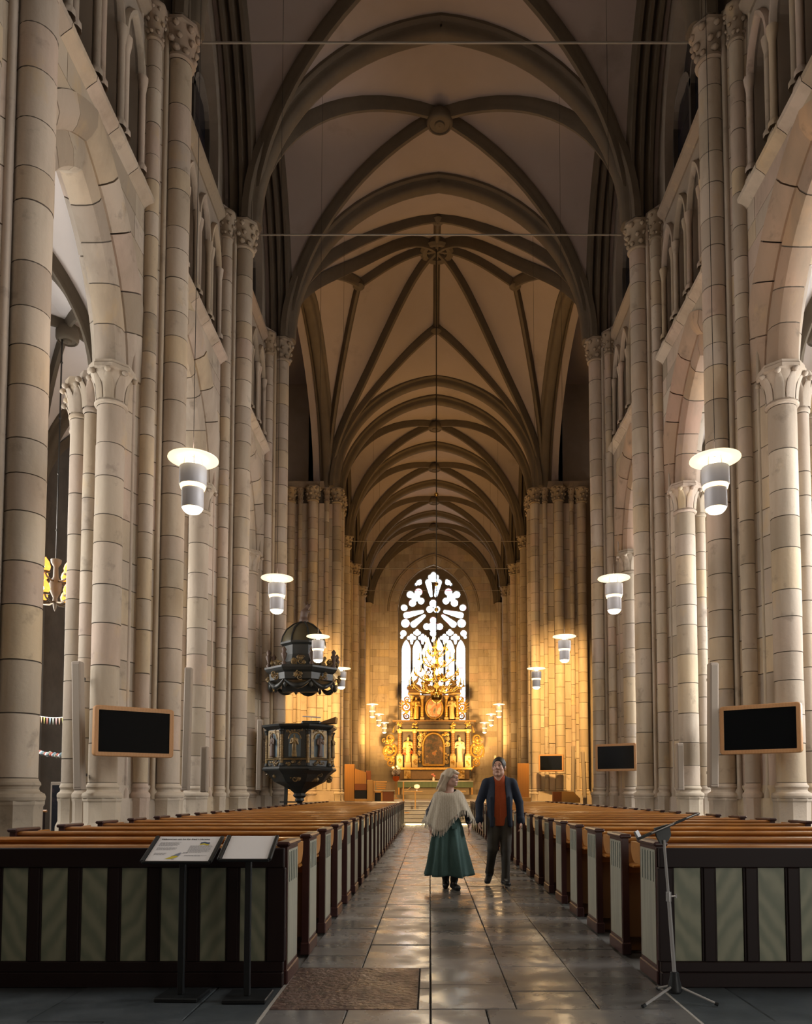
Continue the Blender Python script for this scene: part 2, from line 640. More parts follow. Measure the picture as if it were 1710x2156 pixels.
def base_mb(r):
    """attic base with its tall octagonal plinth"""
    mb = MB()
    mb.lathe([(r * 1.02, 1.50), (r * 1.06, 1.47), (r * 1.14, 1.45), (r * 1.16, 1.42), (r * 1.08, 1.40), (r * 1.05, 1.37), (r * 1.12, 1.34),
              (r * 1.34, 1.31), (r * 1.40, 1.27), (r * 1.36, 1.23), (r * 1.30, 1.22)], 20, cap=False)
    o = PI / 8
    mb.lathe([(r * 1.34, 1.225), (r * 1.34, 1.18), (r * 1.26, 1.15), (r * 1.24, 0.80), (r * 1.30, 0.77), (r * 1.46, 0.70), (r * 1.50, 0.66), (r * 1.50, 0.60), (r * 1.62, 0.52), (r * 1.62, 0.0)], 8, cap=False, ang=o)
    return mb


BASES, CAPS = {}, {}


def leaf_mesh(r):
    """crocket leaf curling outwards, root at the origin, axis z, outwards +x"""
    rows = []
    for k in range(7):
        t = k / 6
        x = 0.03 * r + r * (0.10 * t + 0.42 * t ** 3)
        z = 0.52 * t - 0.10 * max(0, t - .8) * 5 * .5
        w = r * (0.30 * (1 - t) ** .5 + 0.10 * math.sin(PI * t) + .05)
        rows.append([(x, -w, z), (x + r * .10, -w * .45, z), (x + r * .05, 0, z), (x + r * .10, w * .45, z), (x, w, z)])
    mb = MB().grid(rows)
    mb.lathe([(0.001, -.055), (.05, -.03), (.06, 0), (.05, .03), (0.001, .055)], 8, (r * .62, 0, .47), cap=False)
    return mb.data('leaf', 'stone', smooth=60)


LEAF = leaf_mesh(0.25)


def big_capital(parent, x, y, z0, r):
    if ('big', r) not in CAPS:
        mb = MB()
        mb.lathe([(r * 1.0, 0), (r * 1.16, .02), (r * 1.2, .05), (r * 1.14, .08), (r * 1.02, .10), (r * 1.04, .22), (r * 1.16, .40), (r * 1.42, .56), (r * 1.5, .60)], 20, cap=False)
        mb.lathe([(r * 1.55, .59), (r * 1.72, .62), (r * 1.72, .69), (r * 1.62, .72), (r * 1.62, .76), (r * .5, .765)], 8, cap=False, ang=PI / 8)
        CAPS[('big', r)] = mb.data('capital', 'stone', smooth=35)
    c = place('capital', CAPS[('big', r)], parent, (x - parent.location.x, y - parent.location.y, z0))
    for k in range(8):
        a = 2 * PI * k / 8 + .2
        place('leaf', LEAF, c, (math.cos(a) * r * .98, math.sin(a) * r * .98, .10), (0, 0, a))
    return c


def foliate_capital(parent, x, y, z0, r, matn='stone_dark', h=0.8):
    key = ('fol', r, matn)
    if key not in CAPS:
        mb = MB()
        rng = random.Random(int(r * 1000))
        mb.lathe([(r, 0), (r * 1.22, .03), (r * 1.22, .08), (r * 1.02, .11), (r * 1.1, .3), (r * 1.45, h - .14), (r * 1.5, h - .13)], 18, cap=False)
        mb.lathe([(r * 1.5, h - .14), (r * 1.7, h - .10), (r * 1.7, h - .03), (r * 1.5, h), (0.02, h)], 8, cap=False, ang=PI / 8)
        for row in range(3):
            for k in range(8):
                a = 2 * PI * (k + .5 * row) / 8 + rng.uniform(-.15, .15)
                zz = .16 + row * (h - .34) / 2 + rng.uniform(-.03, .03)
                rr = r * (1.10 + .18 * row)
                s = r * rng.uniform(.26, .38)
                mb.lathe([(.01, -s), (s * .8, -s * .5), (s, 0), (s * .7, s * .6), (.01, s * .9)], 7, (math.cos(a) * rr, math.sin(a) * rr, zz), cap=False, ang=a)
        CAPS[key] = mb.data('capital', matn, smooth=45)
    return place('capital', CAPS[key], parent, (x - parent.location.x, y - parent.location.y, z0))


def offset_poly(poly, c, k):
    return [(c[0] + (p[0] - c[0]) * k, c[1] + (p[1] - c[1]) * k) for p in poly]


def pier(side, yc, label, choir=False, ground=0.0):
    root = empty('pier', (side * 6.2, yc, 0))
    tag(root, label, 'pier')
    X = lambda v: side * v
    half = [(0.22, 5.62), (0.60, 5.93), (0.98, 6.06), (0.98, 6.46), (0.62, 6.95), (0.28, 7.2)]
    poly = [(X(v), yc + u) for (u, v) in half] + [(X(v), yc - u) for (u, v) in half[::-1]]
    # core, laid course by course
    z = 1.45
    mid = (X(6.35), yc)
    zt = 9.2
    k = 0
    while z < zt - .01:
        h = min(random.uniform(.5, .8), zt - z)
        if zt - z - h < .3:
            h = zt - z
        g = .01
        mb = MB()
        mb.prism([(p[0] - root.location.x, p[1] - yc) for p in poly], z + g, z + h - g)
        mb.obj('core_course', 'stone', root)
        z += h
    MB().prism([(p[0] - root.location.x, p[1] - yc) for p in offset_poly(poly, mid, .975)], 0, 9.2).obj('core_joint', 'mortar', root)
    z = 9.2
    upper = [(X(v), yc + u) for (u, v) in half[:2]] + [(X(6.3), yc + .6), (X(6.3), yc - .6)] + [(X(v), yc - u) for (u, v) in half[:2][::-1]]
    MB().prism([(p[0] - root.location.x, p[1] - yc) for p in offset_poly(upper, (X(5.95), yc), .96)], 9.2, 17.2).obj('core_joint', 'mortar', root)
    while z < 17.15:
        h = min(random.uniform(.5, .8), 17.2 - z)
        if 17.2 - z - h < .3:
            h = 17.2 - z
        MB().prism([(p[0] - root.location.x, p[1] - yc) for p in upper], z + .01, z + h - .01).obj('core_course', 'stone', root)
        z += h
    MB().prism([(p[0] - root.location.x, p[1] - yc) for p in offset_poly(poly, mid, 1.10)], 0, 1.22).prism(
        [(p[0] - root.location.x, p[1] - yc) for p in offset_poly(poly, mid, 1.03)], 1.22, 1.46).obj('plinth', 'stone', root)
    tall = [(0, 5.45, .24), (-.47, 5.80, .14), (.47, 5.80, .14)]
    low = [(-1.05, 6.25, .25), (1.05, 6.25, .25), (-.84, 6.70, .14), (.84, 6.70, .14), (-.58, 7.05, .17), (.58, 7.05, .17), (0, 7.25, .22)]
    if choir:
        low = []
    thin = [(-.25, 5.64, .055), (.25, 5.64, .055), (-.70, 5.99, .045), (.70, 5.99, .045)]
    for (u, v, r) in tall + low:
        if r not in BASES:
            BASES[r] = base_mb(r).data('base', 'stone', smooth=30)
        place('base', BASES[r], root, (X(v) - root.location.x, u, 0))
    for (u, v, r) in tall:
        shaft(root, X(v), yc + u, r, 1.5, 16.2)
        foliate_capital(root, X(v), yc + u, 16.2, r)
    for (u, v, r) in low:
        shaft(root, X(v), yc + u, r, 1.5, 8.45)
        big_capital(root, X(v), yc + u, 8.45, r)
    for (u, v, r) in thin:
        MB().lathe([(r * 1.9, 1.2), (r * 1.7, 1.35), (r, 1.42), (r, 17.0)], 10, (X(v) - root.location.x, u, 0), cap=False).obj('roll_moulding', 'stone', root, smooth=50)
    return root


ORD = {'a': 'fourth', 'b': 'third', 'c': 'second', 'd': 'first'}
for k, yc in PIER_Y.items():
    for side, nm in ((-1, 'on the pulpit side'), (1, 'facing the pulpit across the nave')):
        if k == 'a' and side > 0:
            pass
        pier(side, yc, 'clustered sandstone nave pier %s, %s from the crossing' % (nm, ORD[k]))

# crossing pier, east pair: broad west face of shafts and pilasters
def crossing_pier(side, label):
    root = empty('crossing_pier', (side * 6.3, 39.4, 0))
    tag(root, label, 'pier')
    X = lambda v: side * v - root.location.x
    core = MB()
    core.box(min(X(5.25), X(7.75)), max(X(5.25), X(7.75)), -0.85, 0.9, 0, 17.2)
    core.obj('core', 'mortar', root)
    # flat pilaster courses of the west face
    strips = [(5.25, 5.62, -.92), (5.62, 6.05, -1.02), (6.05, 6.55, -1.12), (6.55, 6.98, -1.02), (6.98, 7.75, -.92)]
    for (va, vb, yy) in strips:
        z = 1.4
        while z < 16.2 - .01:
            h = random.uniform(.55, .95)
            if 16.2 - z - h < .4:
                h = 16.2 - z
            a, b = sorted((X(va), X(vb)))
            MB().bbox(a + .006, b - .006, yy, -.5, z + .008, z + h - .008, .012).obj('pilaster_block', 'stone', root)
            z += h
    for (v, yy, r) in ((5.12, -.80, .24), (5.62, -.98, .12), (6.30, -1.10, .25), (6.98, -1.0, .12), (7.50, -.92, .24), (5.06, .10, .22), (5.12, .85, .22)):
        if r not in BASES:
            BASES[r] = base_mb(r).data('base', 'stone', smooth=30)
        place('base', BASES[r], root, (X(v), yy, 0))
        shaft(root, side * v, 39.4 + yy, r, 1.5, 16.2)
        foliate_capital(root, side * v, 39.4 + yy, 16.2, r)
    a, b = sorted((X(5.1), X(7.8)))
    MB().box(a, b, -1.25, .95, 0, 1.2).box(a + .05, b - .05, -1.18, .9, 1.2, 1.4).obj('plinth', 'stone', root)
    MB().box(a, b, -1.15, .95, 16.95, 17.3).obj('impost', 'stone_dark', root)
    return root


crossing_pier(-1, 'broad sandstone crossing pier standing behind the pulpit')
crossing_pier(1, 'broad sandstone crossing pier carrying the smallest wall screen')
CHOIR_Y = (45.9, 51.6, 57.3)
for i, yc in enumerate(CHOIR_Y):
    for side, nm in ((-1, 'on the pulpit side'), (1, 'on the side away from the pulpit')):
        pier(side, yc, 'choir wall pier %s, %s beyond the crossing' % (nm, ('first', 'second', 'third')[i]), choir=True)

# ------------------------------------------------------------------ nave walls, bay by bay
ARC_ZS, ARC_A, ARC_H = 9.2, 1.42, 2.45
TRI_Z0, TRI_Z1 = 12.9, 16.5
CLA, CLZ, CLS, CLH = 2.0, 17.3, 18.4, 3.7


mat('tracery_mid', col=(0.20, 0.17, 0.14), rough=.85)


def bay_wall(side, ya, yb, arcade=True, detail=True):
    nm = 'wall_left' if side < 0 else 'wall_right'
    P = lambda u, z, d: (side * (V_WALL + d), u, z)
    c = (ya + yb) / 2
    mb = MB()
    if arcade:
        mbx = [(c, ARC_A + .95, 0, ARC_ZS, math.sqrt((arch_R(ARC_A, ARC_H) + .95) ** 2 - (arch_R(ARC_A, ARC_H) - ARC_A) ** 2))]
        # spandrel slab only above the springing
        arch_wall(mb, P, ya, yb, ARC_ZS, TRI_Z0, [(c, ARC_A + .95, ARC_ZS, ARC_ZS, mbx[0][4])], 0, 1.0)
    else:
        mb.hexa([P(ya, 0, 0), P(yb, 0, 0), P(yb, 0, 1), P(ya, 0, 1), P(ya, TRI_Z0, 0), P(yb, TRI_Z0, 0), P(yb, TRI_Z0, 1), P(ya, TRI_Z0, 1)])
    # triforium slab with four lancets
    cs = [c + q for q in (-1.47, -.49, .49, 1.47)]
    ops = [(q, .34, TRI_Z0 + .35, 15.2, .78) for q in cs]
    arch_wall(mb, P, ya, yb, TRI_Z0, TRI_Z1, ops, 0.05, .45, n=6)
    # clerestory slab with one wide pointed window
    clz = (c, CLA, CLZ, CLS, CLH)
    arch_wall(mb, P, ya, yb, TRI_Z1, 24.0, [clz], 0.10, 1.0, n=10)
    w = mb.obj(nm, 'wall_stone')
    tag(w, kind='structure')
    # back of the triforium passage and of the clerestory
    MB().hexa([P(ya, TRI_Z0, 1.0), P(yb, TRI_Z0, 1.0), P(yb, TRI_Z0, 1.2), P(ya, TRI_Z0, 1.2), P(ya, TRI_Z1, 1.0), P(yb, TRI_Z1, 1.0), P(yb, TRI_Z1, 1.2), P(ya, TRI_Z1, 1.2)]).obj('passage_back', 'shade_stone', w)
    MB().hexa([P(ya, TRI_Z0 - .02, .40), P(yb, TRI_Z0 - .02, .40), P(yb, TRI_Z0 - .02, 1.1), P(ya, TRI_Z0 - .02, 1.1), P(ya, TRI_Z0 + .2, .40), P(yb, TRI_Z0 + .2, .40), P(yb, TRI_Z0 + .2, 1.1), P(ya, TRI_Z0 + .2, 1.1)]).obj('passage_floor', 'shade_stone', w)
    if arcade:
        R = arch_R(ARC_A, ARC_H)
        inner = [(0.05, .22), (0.0, .32), (0.0, .50), (.05, .60), (.28, .66), (.52, .66), (.52, .20), (.28, .17)]
        outer = [(.50, .30), (.50, .16), (.58, .07), (.72, -.02), (.98, -.035), (.98, .4), (.50, .4)]
        back = [(.50, .62), (.56, .80), (.75, .95), (.98, 1.02), (.98, .6), (.5, .55)]
        voussoirs(P, w, c, ARC_ZS, ARC_A, ARC_H, inner, .62, 'stone_red' if side > 0 else 'stone')
        voussoirs(P, w, c, ARC_ZS, ARC_A, ARC_H, outer, .66, 'stone_red' if side > 0 else 'stone', core=False)
        if detail:
            voussoirs(P, w, c, ARC_ZS, ARC_A, ARC_H, back, .9, 'stone', core=False)
        ashlar(P, w, ya + .25, yb - .25, ARC_ZS + .2, TRI_Z0 - .16, .46, .85, (c, ARC_ZS, ARC_A, ARC_H, 1.0), 'stone')
    else:
        ashlar(P, w, ya + .5, yb - .5, 1.2, TRI_Z0 - .16, .8, 1.3, None, 'stone')
    # string course under the triforium, in lengths
    n = 5
    for k in range(n):
        a0, a1 = ya + .55 + (yb - ya - 1.1) * k / n, ya + .55 + (yb - ya - 1.1) * (k + 1) / n - .012
        pr = [(-.02, TRI_Z0 - .20), (-.06, TRI_Z0 - .16), (-.19, TRI_Z0 - .06), (-.20, TRI_Z0 + .02), (-.04, TRI_Z0 + .16), (.06, TRI_Z0 + .16), (.06, TRI_Z0 - .20)]
        MB().grid([[P(a0, z, d) for (d, z) in pr], [P(a1, z, d) for (d, z) in pr]], closed=True).obj('string_course', 'stone', w)
    # second string course below the clerestory window
    pr = [(.06, 16.62), (-.10, 16.76), (-.12, 16.84), (.06, 17.05), (.3, 17.05), (.3, 16.62)]
    MB().grid([[P(ya + .3, z, d) for (d, z) in pr], [P(yb - .3, z, d) for (d, z) in pr]], closed=True).obj('string_course', 'stone_dark', w)
    # triforium colonnettes with their little bases and moulded heads
    for q in cs:
        for e in (-.39, .39):
            MB().lathe([(.11, 0), (.11, .10), (.085, .14), (.065, .18), (.065, 1.62), (.075, 1.66), (.10, 1.80), (.11, 1.9)], 9, P(q + e, TRI_Z0 + .35, -.02), cap=False).obj('colonnette', 'stone', w, smooth=40)
        MB().hexa([P(q - .49 + .36, TRI_Z0 + .1, -.02), P(q + .49 - .36, TRI_Z0 + .1, -.02), P(q + .13, TRI_Z0 + .1, .3), P(q - .13, TRI_Z0 + .1, .3),
                   P(q - .13, TRI_Z0 + .30, -.0), P(q + .13, TRI_Z0 + .30, -.0), P(q + .13, TRI_Z0 + .36, .3), P(q - .13, TRI_Z0 + .36, .3)]).obj('sill', 'stone', w)
        m2 = MB()
        sweep_arch(P, m2, q, 15.2, .34, .78, [(0, .0), (.04, -.06), (.10, -.06), (.13, 0), (.13, .1), (0, .1)], 6)
        m2.obj('arch_moulding', 'stone', w, smooth=40)
    for q in [c - 1.96, c - .98, c, c + .98, c + 1.96]:
        MB().hexa([P(q - .13, TRI_Z0 + .1, -.10), P(q + .13, TRI_Z0 + .1, -.10), P(q + .13, TRI_Z0 + .1, .2), P(q - .13, TRI_Z0 + .1, .2),
                   P(q - .11, TRI_Z0 + .36, -.05), P(q + .11, TRI_Z0 + .36, -.05), P(q + .11, TRI_Z0 + .36, .2), P(q - .11, TRI_Z0 + .36, .2)]).obj('colonnette_base', 'stone', w)
    # clerestory window
    n_ = 'window_%d' % (len([o for o in bpy.data.objects if o.name.startswith('window_')]) + 2)
    win = empty(n_, (side * 6.35, c, CLZ))
    tag(win, kind='structure')
    Q = lambda u, z, d: (side * d, u - c, z - CLZ)
    def qbox(u0, u1, z0, z1, d0, d1):
        return MB().hexa([Q(u0, z0, d0), Q(u1, z0, d0), Q(u1, z0, d1), Q(u0, z0, d1), Q(u0, z1, d0), Q(u1, z1, d0), Q(u1, z1, d1), Q(u0, z1, d1)])
    w3 = 2 * CLA / 3
    for k in range(3):
        q = c - CLA + w3 * (k + .5)
        for (z0, z1) in ((CLZ, CLZ + .7), (CLZ + .72, CLZ + 1.5), (CLZ + 1.52, CLZ + 2.3)):
            qbox(q - w3 / 2 + .05, q + w3 / 2 - .05, z0, z1, 0, .02).obj('pane', 'dark_glass', win)
    for k in range(4):
        q = c - CLA + w3 * k
        qbox(q - .07, q + .07, CLZ, CLS + .9, -.12, .1).obj('mullion', 'shade_stone', win)
    for k in range(3):
        q = c - CLA + w3 * (k + .5)
        sweep_arch(Q, MB(), q, CLS + .7, w3 / 2 - .08, .75, [(0, -.12), (.1, -.12), (.1, .1), (0, .1)], 5).obj('tracery', 'tracery_mid', win)
    zc_ = CLS + 2.35
    m4 = MB()
    for (r0, r1, n0) in ((.86, .72, 20),):
        pts_o = [(c + r0 * math.cos(2 * PI * k / n0), zc_ + r0 * math.sin(2 * PI * k / n0)) for k in range(n0)]
        pts_i = [(c + r1 * math.cos(2 * PI * k / n0), zc_ + r1 * math.sin(2 * PI * k / n0)) for k in range(n0)]
        m4.grid([[Q(u, z, d) for (u, z) in pp] for (pp, d) in ((pts_o, .1), (pts_o, -.12), (pts_i, -.12), (pts_i, .1))], closed=True)
    m4.obj('tracery', 'tracery_mid', win)
    for k in range(4):
        a_ = PI / 4 + PI / 2 * k
        uu, zz = c + .38 * math.cos(a_), zc_ + .38 * math.sin(a_)
        MB().tube([Q(uu + .3 * math.cos(t), zz + .3 * math.sin(t), 0) for t in np.linspace(0, 2 * PI, 13)], .05, 6, cap=False).obj('tracery', 'tracery_mid', win)
    pts = arch_pts(c, CLS, CLA, CLH, 0, 8)
    m5 = MB()
    m5.add([Q(c, CLS, .06)] + [Q(u, z, .06) for (u, z) in pts], [(0, i, i + 1) for i in range(1, len(pts))])
    m5.obj('pane', 'dark_glass', win)
    return w


keys = list(PIER_Y)
for i in range(3):
    for side in (-1, 1):
        bay_wall(side, PIER_Y[keys[i]], PIER_Y[keys[i + 1]])
cy = (40.4,) + CHOIR_Y + (62.5,)
for i in range(4):
    for side in (-1, 1):
        P = lambda u, z, d, side=side: (side * (V_WALL + d), u, z)
        w = MB().hexa([P(cy[i], 0, 0), P(cy[i + 1], 0, 0), P(cy[i + 1], 0, 1), P(cy[i], 0, 1), P(cy[i], 24, 0), P(cy[i + 1], 24, 0), P(cy[i + 1], 24, 1), P(cy[i], 24, 1)]).obj('wall_left' if side < 0 else 'wall_right', 'wall_stone')
        tag(w, kind='structure')
        ashlar(P, w, cy[i] + .5, cy[i + 1] - .5, 1.2, 17, 1.1, 1.8, None, 'stone')

# ------------------------------------------------------------------ vaults
def vault_z(x, y, ym, a, b, S, H, dome=0.0):
    h = H - S
    z = S + max(pn(abs(x) / a, h), pn(abs(y - ym) / b, h))
    if dome:
        z += dome * (max(0, 1 - (x / a) ** 2) * max(0, 1 - ((y - ym) / b) ** 2)) ** 2
    return z


def vault_web(xm, a, ya, yb, S, H, matn, name='ceiling', dome=0.0, n=14, over=.75):
    ym, b = (ya + yb) / 2, (yb - ya) / 2
    ss = [math.sin(PI / 2 * k / n) for k in range(-n, n + 1)]
    xs_ = [-1 - over / a] + ss + [1 + over / a]
    vs = [(xm + s * a, ym + t * b, vault_z(s * a, ym + t * b, ym, a, b, S, H, dome)) for t in ss for s in xs_]
    w = 2 * n + 3
    fs = []
    for j in range(2 * n):
        for i in range(2 * n + 2):
            q = (j * w + i, j * w + i + 1, (j + 1) * w + i + 1, (j + 1) * w + i)
            if (i < n + 1) == (j < n):
                fs += [(q[0], q[1], q[2]), (q[0], q[2], q[3])]
            else:
                fs += [(q[0], q[1], q[3]), (q[1], q[2], q[3])]
    o = MB().add(vs, fs).obj(name, matn, smooth=24)
    tag(o, kind='structure')
    return o


RIB_P = [(-.15, .05), (-.15, -.10), (-.10, -.16), (-.10, -.22), (-.05, -.31), (.05, -.31), (.10, -.22), (.10, -.16), (.15, -.10), (.15, .05)]
TRANS_P = [(-.38, .1), (-.38, -.08), (-.32, -.13), (-.27, -.13), (-.23, -.18), (-.23, -.26), (-.17, -.33), (-.09, -.36), (.09, -.36), (.17, -.33), (.23, -.26), (.23, -.18), (.27, -.13), (.32, -.13), (.38, -.08), (.38, .1)]


def rib(parent, fn, prof, n=26, matn='rib', name='rib', k=1.0):
    """fn(t) -> point on the web, t 0..1; the profile hangs below it in the rib's vertical plane"""
    pts = [Vector(fn(i / n)) for i in range(n + 1)]
    rows = []
    plan = Vector((pts[-1].x - pts[0].x, pts[-1].y - pts[0].y, 0)).normalized()
    lat = Vector((-plan.y, plan.x, 0))
    for i, p in enumerate(pts):
        t = (pts[min(i + 1, n)] - pts[max(i - 1, 0)]).normalized()
        nrm = lat.cross(t)
        if nrm.z < 0:
            nrm = -nrm
        if abs(nrm.z) < 1e-3:
            nrm = plan * -1
        rows.append([p + lat * (q[0] * k) + nrm * (q[1] * k) for q in prof])
    mb = MB().grid(rows)
    mb.f += [tuple(range(len(prof))), tuple(range(n * len(prof), (n + 1) * len(prof)))]
    mb.m += [0, 0]
    return mb.obj(name, matn, parent, smooth=50)


def boss(parent, x, y, z, r=.42):
    MB().lathe([(r * .5, .30), (r * .9, .22), (r, .12), (r, -.02), (r * .92, -.08), (r * .80, -.10), (r * .74, -.06), (r * .40, -.07), (r * .34, -.11), (.01, -.13)], 20, (x, y, z), cap=False).obj('boss', 'rib', parent, smooth=40)


def smap(t):
    return t


def vault_bay(ya, yb, S=SPRING, H=CROWN, a=NAVE_A, matn='vault_plaster', trans=(True, True), wall_ribs=True, xm=0.0, bz=True, kk=1.0, tp=TRANS_P):
    ym, b = (ya + yb) / 2, (yb - ya) / 2
    w = vault_web(xm, a, ya, yb, S, H, matn, over=.75 if a > 4 else .1)
    f = lambda x, y: (xm + x, y, vault_z(x, y, ym, a, b, S, H))
    sg = lambda t: math.sin((t * 2 - 1) * PI / 2)
    for sx in (-1, 1):
        for sy in (-1, 1):
            rib(w, lambda t: f(sx * a * math.sin((1 - t) * PI / 2), ym + sy * b * math.sin((1 - t) * PI / 2)), RIB_P, 18, k=kk)
        if wall_ribs:
            for dx in (-.12, .14, .40):
                rib(w, lambda t: (xm + sx * (a + dx), ym + b * sg(t), S + pn(abs(sg(t)), H - S)), RIB_P, 26, name='wall_rib', k=.85 * kk)
    if bz:
        boss(w, xm, ym, H - .36, .42 * kk)
    for flag_, yy in zip(trans, (ya, yb)):
        if flag_:
            for sx in (-1, 1):
                rib(w, lambda t: (xm + sx * a * math.sin((1 - t) * PI / 2), yy, S + pn(math.sin((1 - t) * PI / 2), H - S)), tp, 18, name='transverse_arch', k=kk)
    return w


vault_bay(PIER_Y['a'], PIER_Y['b'], trans=(True, True))
vault_bay(PIER_Y['b'], PIER_Y['c'], trans=(False, True))
vault_bay(PIER_Y['c'], PIER_Y['d'], trans=(False, True))
for i in range(4):
    vault_bay(cy[i], cy[i + 1], trans=(i == 0, True))

# crossing star vault
CX0, CX1 = PIER_Y['d'] + .2, 38.6
CYM, CB, CA = (CX0 + CX1) / 2, (CX1 - CX0) / 2, 5.6
cross = vault_web(0, CA, CX0, CX1, SPRING, CROWN - .1, 'vault_plaster', dome=2.6)
cz = lambda x, y: vault_z(x, y, CYM, CA, CB, SPRING, CROWN - .1, 2.6)
FK = 0.56
forks = {'e': (0, CYM + CB * FK), 'w': (0, CYM - CB * FK), 'n': (-CA * FK - .3, CYM), 's': (CA * FK + .3, CYM)}
corners = {(sx, sy): (sx * CA, CYM + sy * CB) for sx in (-1, 1) for sy in (-1, 1)}


def line_rib(p, q, k=1.0, ease=True):
    def fn(t):
        e = 1 - math.cos(t * PI / 2) if ease else t      # denser at the springing
        x, y = p[0] + (q[0] - p[0]) * e, p[1] + (q[1] - p[1]) * e
        return (x, y, cz(x, y))
    rib(cross, fn, RIB_P, 24, k=k)


for c_, p in corners.items():
    line_rib(p, (0, CYM), 1.1)
for k, p in forks.items():
    line_rib(p, (0, CYM), 1.0, False)
    for (sx, sy), q in corners.items():
        if (k == 'e' and sy > 0) or (k == 'w' and sy < 0) or (k == 'n' and sx < 0) or (k == 's' and sx > 0):
            line_rib(q, p, 1.0)
    MB().lathe([(.1, .2), (.24, .1), (.26, -.05), (.16, -.14), (.02, -.16)], 14, (p[0], p[1], cz(*p) - .22), cap=False).obj('boss', 'rib', cross, smooth=40)
MB().lathe([(.4, .3), (.72, .2), (.75, -.02), (.62, -.1), (.45, -.06), (.42, .05), (.1, .08)], 20, (0, CYM, cz(0, CYM) - .30), cap=False).obj('boss', 'rib', cross, smooth=40)
for sx in (-1, 1):    # arches over the transept openings
    rib(cross, lambda t: (sx * CA, CYM + CB * math.sin((t * 2 - 1) * PI / 2), SPRING + pn(abs(math.sin((t * 2 - 1) * PI / 2)), CROWN - .1 - SPRING)), TRANS_P, 30, name='transept_arch')

# short barrel between the crossing and the choir, with its two arches
for sx in (-1, 1):
    for yy in (38.45,):
        rib(cross, lambda t: (sx * NAVE_A * math.sin((1 - t) * PI / 2), yy, SPRING + pn(math.sin((1 - t) * PI / 2), CROWN - SPRING)), TRANS_P, 18, name='transverse_arch')
rows_ = []
for yy in (38.3, 40.5):
    rows_.append([(x_, yy, SPRING + pn(min(1, abs(x_) / NAVE_A), CROWN - SPRING)) for x_ in [NAVE_A * math.sin(PI / 2 * k / 20) for k in range(-20, 21)]])
tag(MB().grid(rows_).obj('ceiling', 'vault_plaster', smooth=30), kind='structure')
# wall over the crossing arches
for yy in (38.2, PIER_Y['d'] + .1):
    mb = MB()
    for k in range(-20, 20):
        xa, xb = NAVE_A * math.sin(PI / 2 * k / 20), NAVE_A * math.sin(PI / 2 * (k + 1) / 20)
        za, zb = SPRING + pn(min(1, abs(xa) / NAVE_A), CROWN - SPRING), SPRING + pn(min(1, abs(xb) / NAVE_A), CROWN - SPRING)
        mb.add([(xa, yy + .3, za), (xb, yy + .3, zb), (xb, yy + .3, 26.5), (xa, yy + .3, 26.5)], [(0, 1, 2, 3)])
    for sx in (-1, 1):
        mb.add([(sx * 5.3, yy + .3, 16.9), (sx * 6.2, yy + .3, 16.9), (sx * 6.2, yy + .3, 26.5), (sx * 5.3, yy + .3, 26.5)], [(0, 1, 2, 3)])
    tag(mb.obj('wall_front' if yy < 30 else 'wall_back', 'vault_plaster'), kind='structure')

# ------------------------------------------------------------------ transepts, aisles and outer shell
def slab(name, x0, x1, y0, y1, z0, z1, matn):
    o = MB().box(x0, x1, y0, y1, z0, z1).obj(name, matn)
    tag(o, kind='structure')
    return o


for sx, nm in ((-1, 'wall_left'), (1, 'wall_right')):
    a, b = sorted((sx * 12.5, sx * 12.9))
    slab(nm, a, b, 26.2, 40.5, 0, 24, 'wall_stone')
    a, b = sorted((sx * 5.9, sx * 12.9))
    slab(nm, a, b, 40.4, 40.8, 0, 24, 'wall_stone')
    a, b = sorted((sx * 6.4, sx * 12.9))
    slab(nm, a, b, 25.9, 26.2, 12.4, 24, 'wall_stone')
    a, b = sorted((sx * 5.6, sx * 12.9))
    slab('ceiling', a, b, 25.8, 40.8, 23.6, 23.9, 'vault_plaster')
slab('ceiling', -13, 13, -3.2, PIER_Y['a'], 23.2, 23.5, 'vault_plaster')
slab('wall_west', -13, 13, -3.4, -3.0, 0, 24, 'wall_stone')
for sx, nm in ((-1, 'wall_left'), (1, 'wall_right')):
    a, b = sorted((sx * 5.9, sx * 6.9))
    slab(nm, a, b, -3.2, PIER_Y['a'], 12.9, 24, 'wall_stone')

